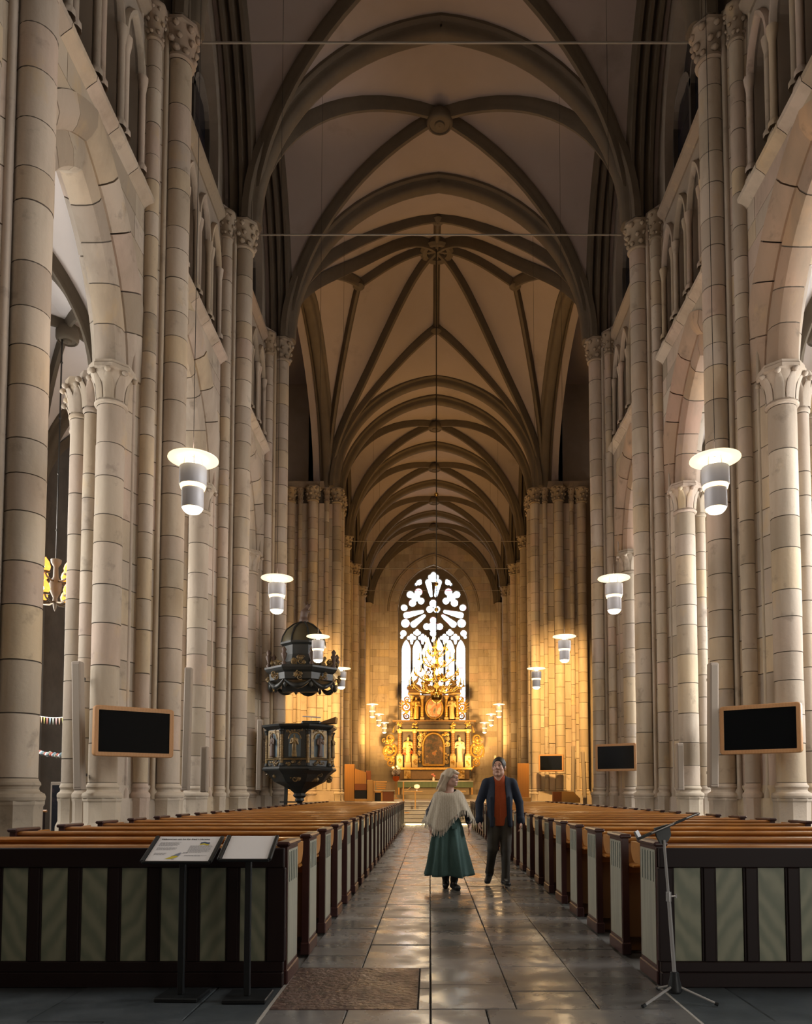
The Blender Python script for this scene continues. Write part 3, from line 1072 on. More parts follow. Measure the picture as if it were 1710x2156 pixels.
NWIN = 20
for side, nm, gl in ((-1, 'wall_left', 'day_glass_north'), (1, 'wall_right', 'day_glass')):
    P = lambda u, z, d, side=side: (side * (11.0 + d), u, z)
    mb = MB()
    arch_wall(mb, P, -3.4, 26.2, 0, 12.8, [(y, 1.1, 2.6, 8.0, 1.9) for y in AISLE_WIN_Y], 0, .6)
    w = mb.obj(nm, 'shade_stone' if side < 0 else 'wall_stone')
    tag(w, kind='structure')
    for y in AISLE_WIN_Y:
        NWIN += 1
        win = empty('window_%d' % NWIN, (side * 11.35, y, 2.6))
        tag(win, kind='structure')
        for k in range(2):
            for (za, zb) in ((0, 1.8), (1.83, 3.6), (3.63, 5.4)):
                MB().box(-.01, .01, -1.08 + 1.09 * k, -.01 + 1.09 * k, za, zb).obj('pane', gl, win)
        pts = arch_pts(0, 5.43, 1.08, 1.86, 0, 8)
        MB().add([(0, 0, 5.43)] + [(0, u, z) for (u, z) in pts], [(0, i, i + 1) for i in range(1, len(pts))]).obj('pane', gl, win)
        MB().box(-.08, .08, -.06, .06, 0, 7.0).obj('mullion', 'shade_stone', win)
    # wall responds between the windows
    for y in (9.45, 14.85, 20.25, 25.4):
        mb = MB()
        mb.lathe([(.30, 0), (.30, 1.0), (.22, 1.2), (.17, 1.3), (.17, 8.5), (.2, 8.55), (.26, 9.0), (.3, 9.2)], 12, (side * 10.9, y, 0), cap=False)
        for e in (-.3, .3):
            mb.lathe([(.2, 0), (.2, 1.0), (.14, 1.2), (.11, 1.3), (.11, 8.5), (.13, 8.55), (.18, 9.0), (.22, 9.2)], 12, (side * 10.97, y + e, 0), cap=False)
        mb.obj('respond', 'shade_stone' if side < 0 else 'stone', w, smooth=40)
# aisle vaults
ys = [4.05, 9.45, 14.85, 20.25, 25.65]
for side in (-1, 1):
    for i in range(4):
        vault_bay(ys[i], ys[i + 1], S=9.3, H=12.5, a=2.05, matn='aisle_plaster', trans=(i == 0, True), wall_ribs=False, xm=side * 8.95, kk=.62)
    a, b = sorted((side * 6.9, side * 11.6))
    slab('ceiling', a, b, -3.2, 4.05, 12.6, 12.8, 'aisle_plaster')
    # end of the aisle
    slab('wall_left' if side < 0 else 'wall_right', a, b, 26.0, 26.2, 0, 12.8, 'shade_stone' if side < 0 else 'wall_stone')

# ------------------------------------------------------------------ east wall and its window
EY = 62.5
PE = lambda u, z, d: (u, EY + d, z)
WA, WS, WH, WSILL = 2.95, 16.35, 3.95, 7.0
mb = MB()
arch_wall(mb, PE, -6.6, 6.6, 0, 24, [(0, WA, WSILL, WS, WH)], 0, 1.2, n=14)
east = mb.obj('wall_back', 'wall_stone')
tag(east, kind='structure')
ashlar(PE, east, -5.9, 5.9, WSILL, 23, .62, 1.25, (0, WS, WA, WH, .75), 'stone')
ashlar(PE, east, -5.9, 5.9, 1.0, WSILL, .62, 1.25, None, 'stone')
voussoirs(PE, east, 0, WS, WA, WH, [(0.0, .5), (0.0, .10), (.10, -.02), (.72, -.03), (.72, .2), (.3, .5)], .7, 'stone', core=False)
for sx in (-1, 1):
    z = WSILL
    while z < WS - .05:
        h = random.uniform(.5, .8)
        if WS - z - h < .35:
            h = WS - z
        a, b = sorted((sx * (WA + .005), sx * (WA + .72)))
        MB().box(a, b, EY - .03, EY + .3, z + .008, z + h - .008).obj('jamb_stone', 'stone', east)
        z += h
m = MB()
sweep_arch(PE, m, 0, WS, WA, WH, [(.74, 0), (.76, -.12), (.86, -.14), (.92, 0)], 14)
m.obj('hood_moulding', 'stone_dark', east, smooth=40)

for sx in (-1, 1):
    sh_ = MB().lathe([(.34, 0), (.34, 1.2), (.27, 1.35), (.22, 1.45), (.22, 16.2), (.27, 16.25), (.25, 16.4), (.34, 16.85), (.38, 17.0)], 16, (sx * 5.45, EY - .12, 0), cap=False)
    sh_.obj('respond', 'stone', east, smooth=40)

# window: stone tracery cut by field sampling, glass behind it
def ucap(px, py, ax, ay, bx, by, r1, r2):
    dx, dy = bx - ax, by - ay
    L2 = dx * dx + dy * dy
    t = np.clip(((px - ax) * dx + (py - ay) * dy) / L2, 0, 1)
    return np.hypot(px - ax - t * dx, py - ay - t * dy) - (r1 + (r2 - r1) * t)


def circ(px, py, x, y, r):
    return np.hypot(px - x, py - y) - r


ZU = lambda x, y: ((x - 838) / 109.4, WS + (600 - y) / 109.4)     # drawing units to metres


def opening_fields(X, Z):
    """list of (name, field, centre, radius) of the holes in the tracery"""
    res = []
    def C(x, y, r):
        u, z = ZU(x, y)
        return circ(X, Z, u, z, r / 109.4)
    def K(x1, y1, r1, x2, y2, r2):
        a, b = ZU(x1, y1), ZU(x2, y2)
        return ucap(X, Z, a[0], a[1], b[0], b[1], r1 / 109.4, r2 / 109.4)
    mn = lambda *f: np.minimum.reduce(f)
    def both(fn, x, y, r):
        for s in (1, -1):
            mx = lambda q: 838 + s * (q - 838)
            res.append((fn(mx), (mx(x), y), r))
    # lancet lights
    for k in range(6):
        cx = 838 - 250 + 100 * k
        w, top, spr = 39, 862, 950
        u0, z0 = ZU(cx, spr)
        body = np.maximum(np.abs(X - u0) - w / 109.4, Z - z0)
        R = 150.0
        c1, c2 = ZU(cx - (R - w), spr), ZU(cx + (R - w), spr)
        head = np.maximum(np.maximum(circ(X, Z, c1[0], c1[1], R / 109.4), circ(X, Z, c2[0], c2[1], R / 109.4)), z0 - Z)
        res.append((mn(body, head), None, ('lancet', cx, w, top)))
    # daggers over the lancets
    for cx in (638, 738):
        both(lambda mx: mn(C(mx(cx), 812, 15), C(mx(cx - 24), 832, 16), C(mx(cx + 24), 832, 16), K(mx(cx), 840, 16, mx(cx), 885, 6)), cx, 838, 50)
    both(lambda mx: mn(C(mx(688), 766, 13), C(mx(669), 784, 13), C(mx(707), 784, 13), C(mx(688), 799, 12)), 688, 783, 34)
    both(lambda mx: mn(C(mx(562), 790, 26), C(mx(548), 825, 12)), 560, 800, 42)
    res.append((mn(C(835, 855, 13)), (835, 855), 18))
    # centre quatrefoil
    res.append((mn(C(835, 728, 42), C(835, 668, 27), C(835, 790, 27), C(776, 728, 28), C(894, 728, 28)), (835, 728), 95))
    # side petals
    both(lambda mx: K(mx(735), 588, 12, mx(590), 622, 27), 660, 605, 98)
    both(lambda mx: K(mx(752), 628, 12, mx(655), 708, 27), 700, 670, 82)
    both(lambda mx: C(mx(580), 697, 36), 580, 697, 40)
    both(lambda mx: C(mx(568), 552, 27), 568, 552, 32)
    # upper quatrefoils
    both(lambda mx: mn(C(mx(675), 455, 36), C(mx(625), 430, 30), C(mx(700), 407, 31), C(mx(724), 490, 28), C(mx(645), 508, 30)), 672, 457, 88)
    # centre trefoil
    res.append((mn(C(835, 512, 31), C(803, 568, 29), C(868, 568, 29)), (835, 545), 66))
    # top petals and quatrefoil
    both(lambda mx: K(mx(790), 315, 25, mx(816), 440, 11), 802, 375, 88)
    res.append((mn(C(838, 245, 22), C(838, 290, 20), C(812, 268, 22), C(864, 268, 22)), (838, 268), 46))
    both(lambda mx: mn(C(mx(706), 318, 22), K(mx(716), 300, 10, mx(676), 338, 10)), 702, 318, 34)
    return res


def surface_nets(F, org, h):
    """F: scalar field on a grid (negative inside); returns verts, quads"""
    nx, ny, nz = F.shape
    S = F < 0
    cells = np.zeros((nx - 1, ny - 1, nz - 1), np.int32)
    corners_ = [(i, j, k) for i in (0, 1) for j in (0, 1) for k in (0, 1)]
    sub = lambda a, c: a[c[0]:c[0] + nx - 1, c[1]:c[1] + ny - 1, c[2]:c[2] + nz - 1]
    cnt = sum(sub(S, c).astype(np.int32) for c in corners_)
    act = (cnt > 0) & (cnt < 8)
    idx = -np.ones(act.shape, np.int64)
    loc = np.argwhere(act)
    idx[act] = np.arange(len(loc))
    acc = np.zeros((len(loc), 3))
    num = np.zeros(len(loc))
    for a in range(8):
        for b in range(a + 1, 8):
            ca, cb = corners_[a], corners_[b]
            if sum(abs(ca[i] - cb[i]) for i in range(3)) != 1:
                continue
            fa, fb = sub(F, ca)[act], sub(F, cb)[act]
            cr = (fa < 0) != (fb < 0)
            t = np.where(cr, fa / np.where(cr, fa - fb, 1), 0)
            p = np.array(ca)[None] + t[:, None] * (np.array(cb) - np.array(ca))[None]
            acc += np.where(cr[:, None], p, 0)
            num += cr
    V = (loc + acc / num[:, None]) * h + np.array(org)
    quads = []
    for ax in range(3):
        sl0 = [slice(None)] * 3
        sl1 = [slice(None)] * 3
        sl0[ax], sl1[ax] = slice(0, -1), slice(1, None)
        d = S[tuple(sl0)] != S[tuple(sl1)]
        e = np.argwhere(d)
        o1, o2 = [i for i in range(3) if i != ax]
        e = e[(e[:, o1] > 0) & (e[:, o2] > 0) & (e[:, o1] < act.shape[o1]) & (e[:, o2] < act.shape[o2])]
        if not len(e):
            continue
        def at(da, db):
            q = e.copy()
            q[:, o1] -= da
            q[:, o2] -= db
            return idx[q[:, 0], q[:, 1], q[:, 2]]
        q = np.stack([at(0, 0), at(1, 0), at(1, 1), at(0, 1)], 1)
        flip = S[e[:, 0], e[:, 1], e[:, 2]]
        if ax == 1:
            flip = ~flip
        q[~flip] = q[~flip][:, ::-1]
        quads.append(q)
    return V, np.concatenate(quads)


def np_obj(name, V, Q, matn, parent=None, smooth=True, loc=(0, 0, 0)):
    me = bpy.data.meshes.new(name)
    me.from_pydata(V.tolist(), [], Q.tolist())
    for m_ in (matn if isinstance(matn, (list, tuple)) else [matn]):
        me.materials.append(M[m_])
    if smooth:
        me.polygons.foreach_set('use_smooth', [True] * len(me.polygons))
    me.update()
    return place(name, me, parent, loc)


mat('tracery_stone', col=(0.16, 0.13, 0.10), rough=0.9, noise=[(2, .5, (0.09, 0.075, 0.06))])
win = empty('window_1', (0, EY + .55, WSILL))
tag(win, kind='structure')
h = 0.036
xs = np.arange(-3.05, 3.05 + h, h)
zs = np.arange(WSILL - .1, WS + WH + .15, h)
ds = np.arange(-.18, .181, .06)
Xg, Zg = np.meshgrid(xs, zs, indexing='ij')
R_ = arch_R(WA, WH)
outl = np.where(Zg < WS, np.abs(Xg) - WA, np.hypot(np.abs(Xg) + R_ - WA, Zg - WS) - R_)
ops = opening_fields(Xg, Zg)
hole = np.minimum.reduce([o[0] - (.010 if o[1] is None else .024) for o in ops])
stone2d = np.maximum(outl - .05, -hole)
low_ = WSILL - Zg
stone2d = np.maximum(stone2d, low_ - .05)
D = ds[None, :, None]
F3 = np.maximum(stone2d[:, None, :] + np.maximum(0, np.abs(D) - .06) * .35, np.abs(D) - .14)
# the grid step in depth differs, so sample with equal step
ds = np.arange(-.18, .181, h)
D = ds[None, :, None]
F3 = np.maximum(stone2d[:, None, :] + np.maximum(0, np.abs(D) - .05) * .4, np.abs(D) - .14)
V, Q = surface_nets(F3, (xs[0], ds[0], zs[0] - WSILL), h)
np_obj('tracery', V, Q, 'tracery_stone', win, smooth=False)


def glass_mat():
    m = bpy.data.materials.new('east_glass')
    m.use_nodes = True
    N, L = m.node_tree.nodes, m.node_tree.links
    b = N['Principled BSDF']
    b.inputs['Roughness'].default_value = 0.3
    geo = N.new('ShaderNodeNewGeometry')
    vo = N.new('ShaderNodeTexVoronoi')
    vo.feature = 'DISTANCE_TO_EDGE'
    vo.inputs['Scale'].default_value = 2.6
    L.new(geo.outputs['Position'], vo.inputs['Vector'])
    cr = N.new('ShaderNodeValToRGB')
    cr.color_ramp.elements[0].position = 0.0
    cr.color_ramp.elements[0].color = (0.10, 0.26, 0.31, 1)
    cr.color_ramp.elements[1].position = 0.035
    cr.color_ramp.elements[1].color = (0.86, 0.95, 1.0, 1)
    L.new(vo.outputs['Distance'], cr.inputs[0])
    v2 = N.new('ShaderNodeTexVoronoi')
    v2.inputs['Scale'].default_value = 3.4
    L.new(geo.outputs['Position'], v2.inputs['Vector'])
    gt = N.new('ShaderNodeMath')
    gt.operation = 'LESS_THAN'
    gt.inputs[1].default_value = 0.10
    sx = N.new('ShaderNodeSeparateColor')
    L.new(v2.outputs['Color'], sx.inputs[0])
    L.new(sx.outputs[0], gt.inputs[0])
    mx = N.new('ShaderNodeMixRGB')
    mx.inputs[2].default_value = (0.85, 0.42, 0.50, 1)
    L.new(gt.outputs[0], mx.inputs[0])
    L.new(cr.outputs[0], mx.inputs[1])
    L.new(mx.outputs[0], b.inputs['Base Color'])
    L.new(mx.outputs[0], b.inputs['Emission Color'])
    b.inputs['Emission Strength'].default_value = 3.2
    M['east_glass'] = m


glass_mat()
zr = lambda y: WS + (600 - y) / 109.4 - WSILL
for (f_, c_, r_) in ops:
    if c_ is None:
        _, cx_, w_, top = r_
        u = (cx_ - 838) / 109.4
        ys_ = [1680, 1530, 1380, 1235, 1110, 970, 850]
        for a_, b_ in zip(ys_[:-1], ys_[1:]):
            MB().box(u - .42, u + .42, .01, .03, max(0.0, zr(a_)) + .012, zr(b_) - .012).obj('pane', 'east_glass', win)
            MB().box(u - .42, u + .42, -.02, .04, zr(b_) - .014, zr(b_) + .014).obj('glazing_bar', 'iron', win)
    else:
        u, z = ZU(*c_)
        MB().lathe([(r_ / 109.4 + .02, -.01), (r_ / 109.4 + .02, .01)], 16, (0, 0, 0)).obj('pane', 'east_glass', win, loc=(u, .02, z - WSILL), rot=(PI / 2, 0, 0))

# ------------------------------------------------------------------ pews
mat('pew_wood', col=(0.40, 0.165, 0.032), rough=0.32, wave=(5, 6, .45, (0.22, 0.08, 0.015), (.15, 2, 2)), rnd=.12, coat=.3)
mat('pew_brown', col=(0.050, 0.016, 0.014), rough=0.38, noise=[(3, .4, (0.03, 0.010, 0.009))])
mat('pew_dark', col=(0.013, 0.006, 0.006), rough=0.55, spec=.25)
mat('marbled_aisle', col=(0.30, 0.295, 0.235), rough=0.45, wave=(2.2, 7, .5, (0.19, 0.20, 0.165), (6, 6, .5)))
mat('inner_wood', col=(0.16, 0.07, 0.02), rough=0.5)
PEW_DY, PEW_N, PEW_Y0 = 0.957, 26, 5.34


def end_panel(parent, x, sgn, outer=False):
    """upright end: dark frame, marbled face towards the aisle, moulded cap and skirting"""
    t = .055
    a, b = (x, x + sgn * t)
    x0, x1 = min(a, b), max(a, b)
    p = MB().box(x0, x1, 0, .42, .10, .95).obj('end_panel', 'pew_brown', parent)
    face = x - sgn * .004
    f0, f1 = sorted((face, face + sgn * .004))
    MB().box(f0, f1, .025, .395, .13, .925).obj('marbled_inset', 'marbled_aisle', p)
    q = MB()
    for k in range(5):
        yy = .06 + k * .068
        a0, a1 = sorted((face - sgn * .003, face))
        q.box(a0, a1, yy, yy + .012, .70, .91)
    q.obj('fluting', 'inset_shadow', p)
    MB().bbox(x0 - .022, x1 + .022, -.02, .44, .95, .985, .012).obj('cap', 'pew_brown', p)
    MB().bbox(x0 - .012, x1 + .012, -.012, .432, 0, .10, .008).obj('skirting', 'pew_brown', p)
    return p


mat('inset_shadow', col=(0.13, 0.15, 0.13), rough=.5)  # darker bars: the shade of the flutes is put into the colour


def make_pew(sgn, shelf=True):
    """bench facing east; sgn +1: its aisle end is at -x (south side)"""
    root = empty('pew', (0, 0, 0))
    L_ = 3.0
    X = lambda d: sgn * d
    def bx(d0, d1, y0, y1, z0, z1, b=.008):
        a, c = sorted((X(d0), X(d1)))
        return MB().bbox(a, c, y0, y1, z0, z1, b)
    end_panel(root, X(0), sgn)
    end_panel(root, X(L_), -sgn)
    # backrest with its sloping orange book rail
    bx(.055, L_ - .055, .10, .15, .12, .72).obj('backrest', 'inner_wood', root)
    a, c = sorted((X(.03), X(L_ - .03)))
    pr = [(.095, .66), (.095, .905), (.06, .910), (.035, .922), (.03, .938), (.045, .952), (.07, .957), (.12, .957), (.15, .94), (.15, .66)]
    MB().grid([[(a, y, z) for (y, z) in pr], [(c, y, z) for (y, z) in pr]], closed=True).obj('top_rail', 'pew_wood', root, smooth=25)
    # rounded wings at both ends of the rail
    for d in (.006, L_ - .036):
        pts = [(.40, .945), (.70, .945)] + [(.58 + .12 * math.cos(q), .945 - .04 - .12 * math.sin(q)) for q in np.linspace(0, PI / 2, 8)] + [(.40, .785)]
        a, c = sorted((X(d), X(d + .03)))
        m_ = MB()
        n = len(pts)
        m_.add([(a, y, z) for (y, z) in pts] + [(c, y, z) for (y, z) in pts], [tuple(range(n)), tuple(range(n, 2 * n))[::-1]] + [(i, (i + 1) % n, n + (i + 1) % n, n + i) for i in range(n)])
        m_.obj('wing', 'pew_wood', root)
    bx(.055, L_ - .055, .15, .60, .42, .455).obj('seat', 'pew_wood', root)
    if shelf:
        bx(.055, L_ - .055, -.12, .10, .72, .745).obj('book_shelf', 'pew_wood', root)
    bx(.055, L_ - .055, .16, .20, .0, .42).obj('seat_riser', 'inner_wood', root)
    bx(.055, L_ - .055, .52, .56, .06, .10).obj('foot_rail', 'pew_dark', root)
    return root


ORDW = ['first', 'second', 'third', 'fourth', 'fifth', 'sixth', 'seventh', 'eighth', 'ninth', 'tenth', 'eleventh', 'twelfth', 'thirteenth', 'fourteenth', 'fifteenth',
        'sixteenth', 'seventeenth', 'eighteenth', 'nineteenth', 'twentieth', 'twenty-first', 'twenty-second', 'twenty-third', 'twenty-fourth', 'twenty-fifth', 'twenty-sixth']
protos = {}
for sgn, nm, xx in ((-1, 'pulpit side', -1.31), (1, 'side away from the pulpit', 1.27)):
    for k in range(PEW_N):
        if k < 2:
            protos[sgn] = r = make_pew(sgn, k == 1)
        else:
            r = copy_tree(protos[sgn])
        r.location = (xx, PEW_Y0 + .002 + k * PEW_DY, 0)
        if k == 0:
            lab = 'varnished pew closed behind by the marbled screen, %s' % nm
        elif k == PEW_N - 1:
            lab = 'varnished pew, last before the chancel steps, %s' % nm
        else:
            lab = 'orange-varnished pew, %s from the marbled screen, %s' % (ORDW[k], nm)
        tag(r, lab, 'pew', 'pews in the row on the %s' % nm)


# panelled screens closing the rows
def marble_mat(name, c1, c2, ang):
    m = mat(name, col=c1, rough=0.5, wave=(1.6, 5.5, .75, c2, (2.2, 1, 1.2)))
    for n in m.node_tree.nodes:
        if n.type == 'MAPPING':
            n.inputs['Rotation'].default_value = (0, ang, 0)


marble_mat('marble_1', (0.26, 0.27, 0.19), (0.14, 0.165, 0.115), .9)
marble_mat('marble_2', (0.26, 0.27, 0.19), (0.14, 0.165, 0.115), -.9)


def screen(sgn, xx, pitch, pw, x_first, label):
    root = empty('pew_screen', (xx, PEW_Y0 - .024, 0))
    tag(root, label, 'screen')
    X = lambda d: sgn * d
    L_ = 3.05
    def bx(d0, d1, y0, y1, z0, z1, b=.006):
        a, c = sorted((X(d0), X(d1)))
        return MB().bbox(a, c, y0, y1, z0, z1, b)
    bx(0, L_, -.045, .0, .10, .17).obj('bottom_rail', 'pew_dark', root)
    bx(0, L_, -.045, .0, .81, .945).obj('top_rail', 'pew_dark', root)
    bx(0, L_, -.06, .0, 0, .10).obj('skirting', 'pew_dark', root)
    bx(-.01, x_first, -.045, .0, .17, .81).obj('corner_stile', 'pew_dark', root)
    d, k = x_first, 0
    while d + pw < L_:
        p = bx(d, d + pw, -.022, -.004, .17, .81, .003).obj('panel', 'marble_%d' % (k % 2 + 1), root)
        e = min(L_, d + pitch)
        bx(d + pw, e, -.045, .0, .17, .81).obj('stile', 'pew_dark', root)
        bx(d + pw - .012, d + pw + .004, -.034, -.01, .17, .81, .004).obj('bead', 'pew_dark', root)
        bx(d - .004, d + .012, -.034, -.01, .17, .81, .004).obj('bead', 'pew_dark', root)
        d, k = d + pitch, k + 1
    return root


screen(-1, -1.32, .2735, .20, .115, 'dark framed screen with shadowed olive marbled panels behind the two notice stands')
screen(1, 1.27, .290, .21, .09, 'dark framed screen with green marbled panels behind the music stand')

# ------------------------------------------------------------------ pendant lamps
mat('lamp_metal', col=(0.64, 0.63, 0.67), rough=0.5, metal=0.15)
mat('lamp_dish', col=(0.85, 0.80, 0.70), rough=0.4, emit=((1.0, 0.80, 0.46), 1.5))
mat('lamp_glow', col=(1, .9, .7), rough=0.4, emit=((1.0, 0.80, 0.48), 9.0))
mat('lamp_ring', col=(1, .9, .7), rough=0.4, emit=((1.0, 0.68, 0.30), 3.0))


def make_pendant():
    root = empty('pendant_lamp')
    MB().lathe([(.03, .055), (.10, .05), (.20, .03), (.315, 0.012), (.318, 0.0), (.30, -.006), (.20, .008), (.12, .02), (.05, .03)], 36, cap=False).obj('reflector_dish', 'lamp_dish', root, smooth=60)
    MB().lathe([(.01, .02), (.045, .015), (.055, -.03), (.045, -.08), (.01, -.09)], 16, cap=False).obj('bulb', 'lamp_glow', root, smooth=60)
    for k in range(4):
        a = 2 * PI * k / 4 + .4
        MB().tube([(.10 * math.cos(a), .10 * math.sin(a), .03), (.12 * math.cos(a), .12 * math.sin(a), -.13)], .007, 6).obj('rod', 'lamp_metal', root)
    MB().lathe([(.155, -.11), (.170, -.11), (.172, -.12), (.172, -.335), (.165, -.345), (.155, -.335), (.155, -.11)], 32, cap=False).obj('upper_cylinder', 'lamp_metal', root, smooth=40)
    MB().lathe([(.150, -.33), (.160, -.355), (.150, -.39), (.12, -.40)], 32, cap=False).obj('light_ring', 'lamp_ring', root, smooth=60)
    MB().lathe([(.128, -.36), (.138, -.36), (.138, -.635), (.130, -.645), (.122, -.63), (.122, -.36)], 32, cap=False).obj('lower_cylinder', 'lamp_metal', root, smooth=40)
    MB().lathe([(.128, -.635), (.118, -.665), (.09, -.695), (.05, -.71), (.005, -.715)], 28, cap=False).obj('lens', 'lamp_glow', root, smooth=60)
    return root


lamp_spots = [(9.6, 5.62, 'fourth pier from the crossing'), (15.0, 5.6, 'third pier from the crossing'), (20.6, 5.58, 'second pier from the crossing'), (26.1, 5.6, 'pier nearest the crossing'),
              (40.3, 6.0, 'first bay of the choir'), (45.4, 6.0, 'second bay of the choir'), (51.0, 6.0, 'third bay of the choir')]
lp = None
for (y, z, where) in lamp_spots:
    for sx in (-1, 1):
        o = make_pendant() if lp is None else copy_tree(lp)
        lp = lp or o
        o.location = (sx * 3.37, y, z)
        vz = SPRING + pn(3.37 / NAVE_A, CROWN - SPRING) - .1 if not 25.85 < y < 38.6 else cz(3.37, y) + .02
        MB().tube([(0, 0, .05), (0, 0, vz - z)], .0045, 5).obj('suspension_wire', 'iron', o)
        pl = bpy.data.lights.new('lamp_light', 'POINT')
        pl.energy = 26
        pl.color = (1.0, 0.72, 0.40)
        pl.shadow_soft_size = .1
        po = bpy.data.objects.new('lamp_light', pl)
        COL.objects.link(po)
        po.location = (sx * 3.37, y, z - .80)
        if y < 30:
            area_light('vault_fill', (sx * 3.37, y, z + .10), (sx * 3.0, y + 1.0, 22), .3, .3, 44, (1.0, .74, .58))  # added above the dish to brighten the vault
        tag(o, 'cylindrical pendant lamp with glowing dish by the %s, %s' % (where, 'pulpit side' if sx < 0 else 'opposite side'), 'lamp', 'pendant lamps along the nave')

# ------------------------------------------------------------------ wall screens
mat('screen_black', col=(0.004, 0.005, 0.006), rough=0.12, spec=.4)
mat('screen_wood', col=(0.45, 0.24, 0.105), rough=0.45, wave=(6, 4, .3, (0.33, 0.16, 0.06), (1, .2, 4)))
mat('black_metal', col=(0.014, 0.016, 0.018), rough=0.45, metal=.3)


def rrect(w, h, r, n=5):
    pts = []
    for (cx_, cz_, a0) in ((w / 2 - r, h / 2 - r, 0), (-w / 2 + r, h / 2 - r, 90), (-w / 2 + r, -h / 2 + r, 180), (w / 2 - r, -h / 2 + r, 270)):
        for k in range(n + 1):
            a = math.radians(a0 + 90 * k / n)
            pts.append((cx_ + r * math.cos(a), cz_ + r * math.sin(a)))
    return pts


def tv(loc, yaw, label, w=1.36, h=.87):
    root = empty('wall_screen', loc, yaw)
    tag(root, label, 'screen')
    o, i = rrect(w, h, .06), rrect(w - .15, h - .15, .012)
    n = len(o)
    loops = [[(x, .10, z) for (x, z) in o], [(x, .0, z) for (x, z) in o], [(x * .985, -.012, z * .975) for (x, z) in o], [(x, -.012, z) for (x, z) in i], [(x, .02, z) for (x, z) in i]]
    m = MB().grid(loops, closed=True)
    m.f.append(tuple(range(n)))
    m.m.append(0)
    m.obj('frame', 'screen_wood', root, smooth=35)
    m = MB().add([(x, .005, z) for (x, z) in i], [tuple(range(n))])
    m.obj('display', 'screen_black', root)
    MB().box(-.08, .08, .10, .42, -.10, .10).box(-.2, .2, .10, .13, -.2, .2).obj('mount_arm', 'black_metal', root)
    return root


tv((-5.47, 13.25, 2.38), math.radians(38), 'large black wall screen in a pale wood frame on the pulpit-side pier')
tv((5.47, 13.30, 2.44), math.radians(-38), 'large black wall screen in a wood frame on the pier behind the music stand')
tv((5.56, 24.0, 2.43), math.radians(-36), 'black wall screen in a wood frame on the pier before the crossing')
tv((5.58, 36.9, 2.75), math.radians(-20), 'smallest black wall screen, on the warm-lit crossing pier', 1.22, .84)
tv((6.50, 18.05, 2.62), math.radians(-108), 'wood-framed wall screen turned edge-on beside the side aisle', 1.2, .8)

# ------------------------------------------------------------------ column loudspeakers
mat('speaker_beige', col=(0.30, 0.25, 0.205), rough=0.7)
mat('speaker_grille', col=(0.25, 0.21, 0.17), rough=0.8)


def column_speaker(x, y, z0, z1, lean, label, yaw=0.0, w=.16):
    root = empty('column_loudspeaker', (x, y, z0), yaw)
    root.rotation_euler = (0, lean, yaw)
    tag(root, label, 'loudspeaker')
    hh = z1 - z0
    MB().bbox(-w / 2, w / 2, -.09, .09, 0, hh, .02).obj('housing', 'speaker_beige', root)
    MB().bbox(-w / 2 + .02, w / 2 - .02, -.098, -.085, .05, hh - .05, .008).obj('grille', 'speaker_grille', root)
    MB().box(-.02, .02, .09, .26, .25, .30).box(-.02, .02, .09, .26, hh - .3, hh - .25).obj('bracket', 'black_metal', root)


def at(px, py, Y):
    """world point seen at the photograph's pixel, at depth Y"""
    a = math.atan((PPY - py) / F_PX) + PITCH
    z = CAM[2] + Y * math.tan(a)
    d = Y * math.cos(PITCH) + (z - CAM[2]) * math.sin(PITCH)
    return (CAM[0] + (px - VPX) * d / F_PX, Y, z)


for (px, ya, yb, Y, lean, lab) in ((168, 1393, 1664, 13.35, -.04, 'tall leaning column loudspeaker beside the framed screen on the pulpit side'),
                                   (391, 1406, 1664, 17.9, .01, 'tall slim column loudspeaker in the arch behind the pulpit-side screen'),
                                   (430, 1572, 1668, 18.3, 0, 'short column loudspeaker low on the second pier of the pulpit side'),
                                   (545, 1515, 1664, 23.8, .01, 'slim column loudspeaker on the pier beside the pulpit'),
                                   (1432, 1565, 1664, 18.2, .0, 'short column loudspeaker between the two nearer screens'),
                                   (1501, 1396, 1658, 13.8, .02, 'tall column loudspeaker tucked behind the screen near the music stand'),
                                   (1206, 1570, 1680, 37.4, .02, 'dark-edged column loudspeaker beside the smallest screen'),
                                   (1231, 1582, 1680, 37.6, -.03, 'outermost column loudspeaker on the warm-lit crossing pier')):
    p0, p1 = at(px, yb, Y), at(px, ya, Y)
    column_speaker(p0[0], Y, p0[2], p1[2], lean, lab)

# ------------------------------------------------------------------ tie rods across the nave
for (y, lab) in ((PIER_Y['b'], 'third pier pair'), (PIER_Y['c'], 'second pier pair'), (46.0, 'first choir bay'), (51.7, 'second choir bay'), (57.4, 'third choir bay')):
    o = MB().tube([(-(5.0 if y < 30 else 5.17), y, 16.75), ((5.0 if y < 30 else 5.17), y, 16.75)], .022, 6).obj('tie_rod', 'rod_iron')
    tag(o, 'thin iron tie rod spanning the vault at the %s' % lab, 'tie rod', 'iron tie rods under the vault')

# ------------------------------------------------------------------ chandeliers
mat('amber_glass', col=(0.7, 0.30, 0.05), rough=0.25, emit=((1.0, 0.42, 0.06), 1.6))
mat('amber_core', col=(1, .8, .4), rough=0.3, emit=((1.0, 0.75, 0.35), 10.0))
mat('bronze', col=(0.12, 0.085, 0.05), rough=0.4, metal=.7)
mat('wood_ball', col=(0.16, 0.12, 0.08), rough=0.5)


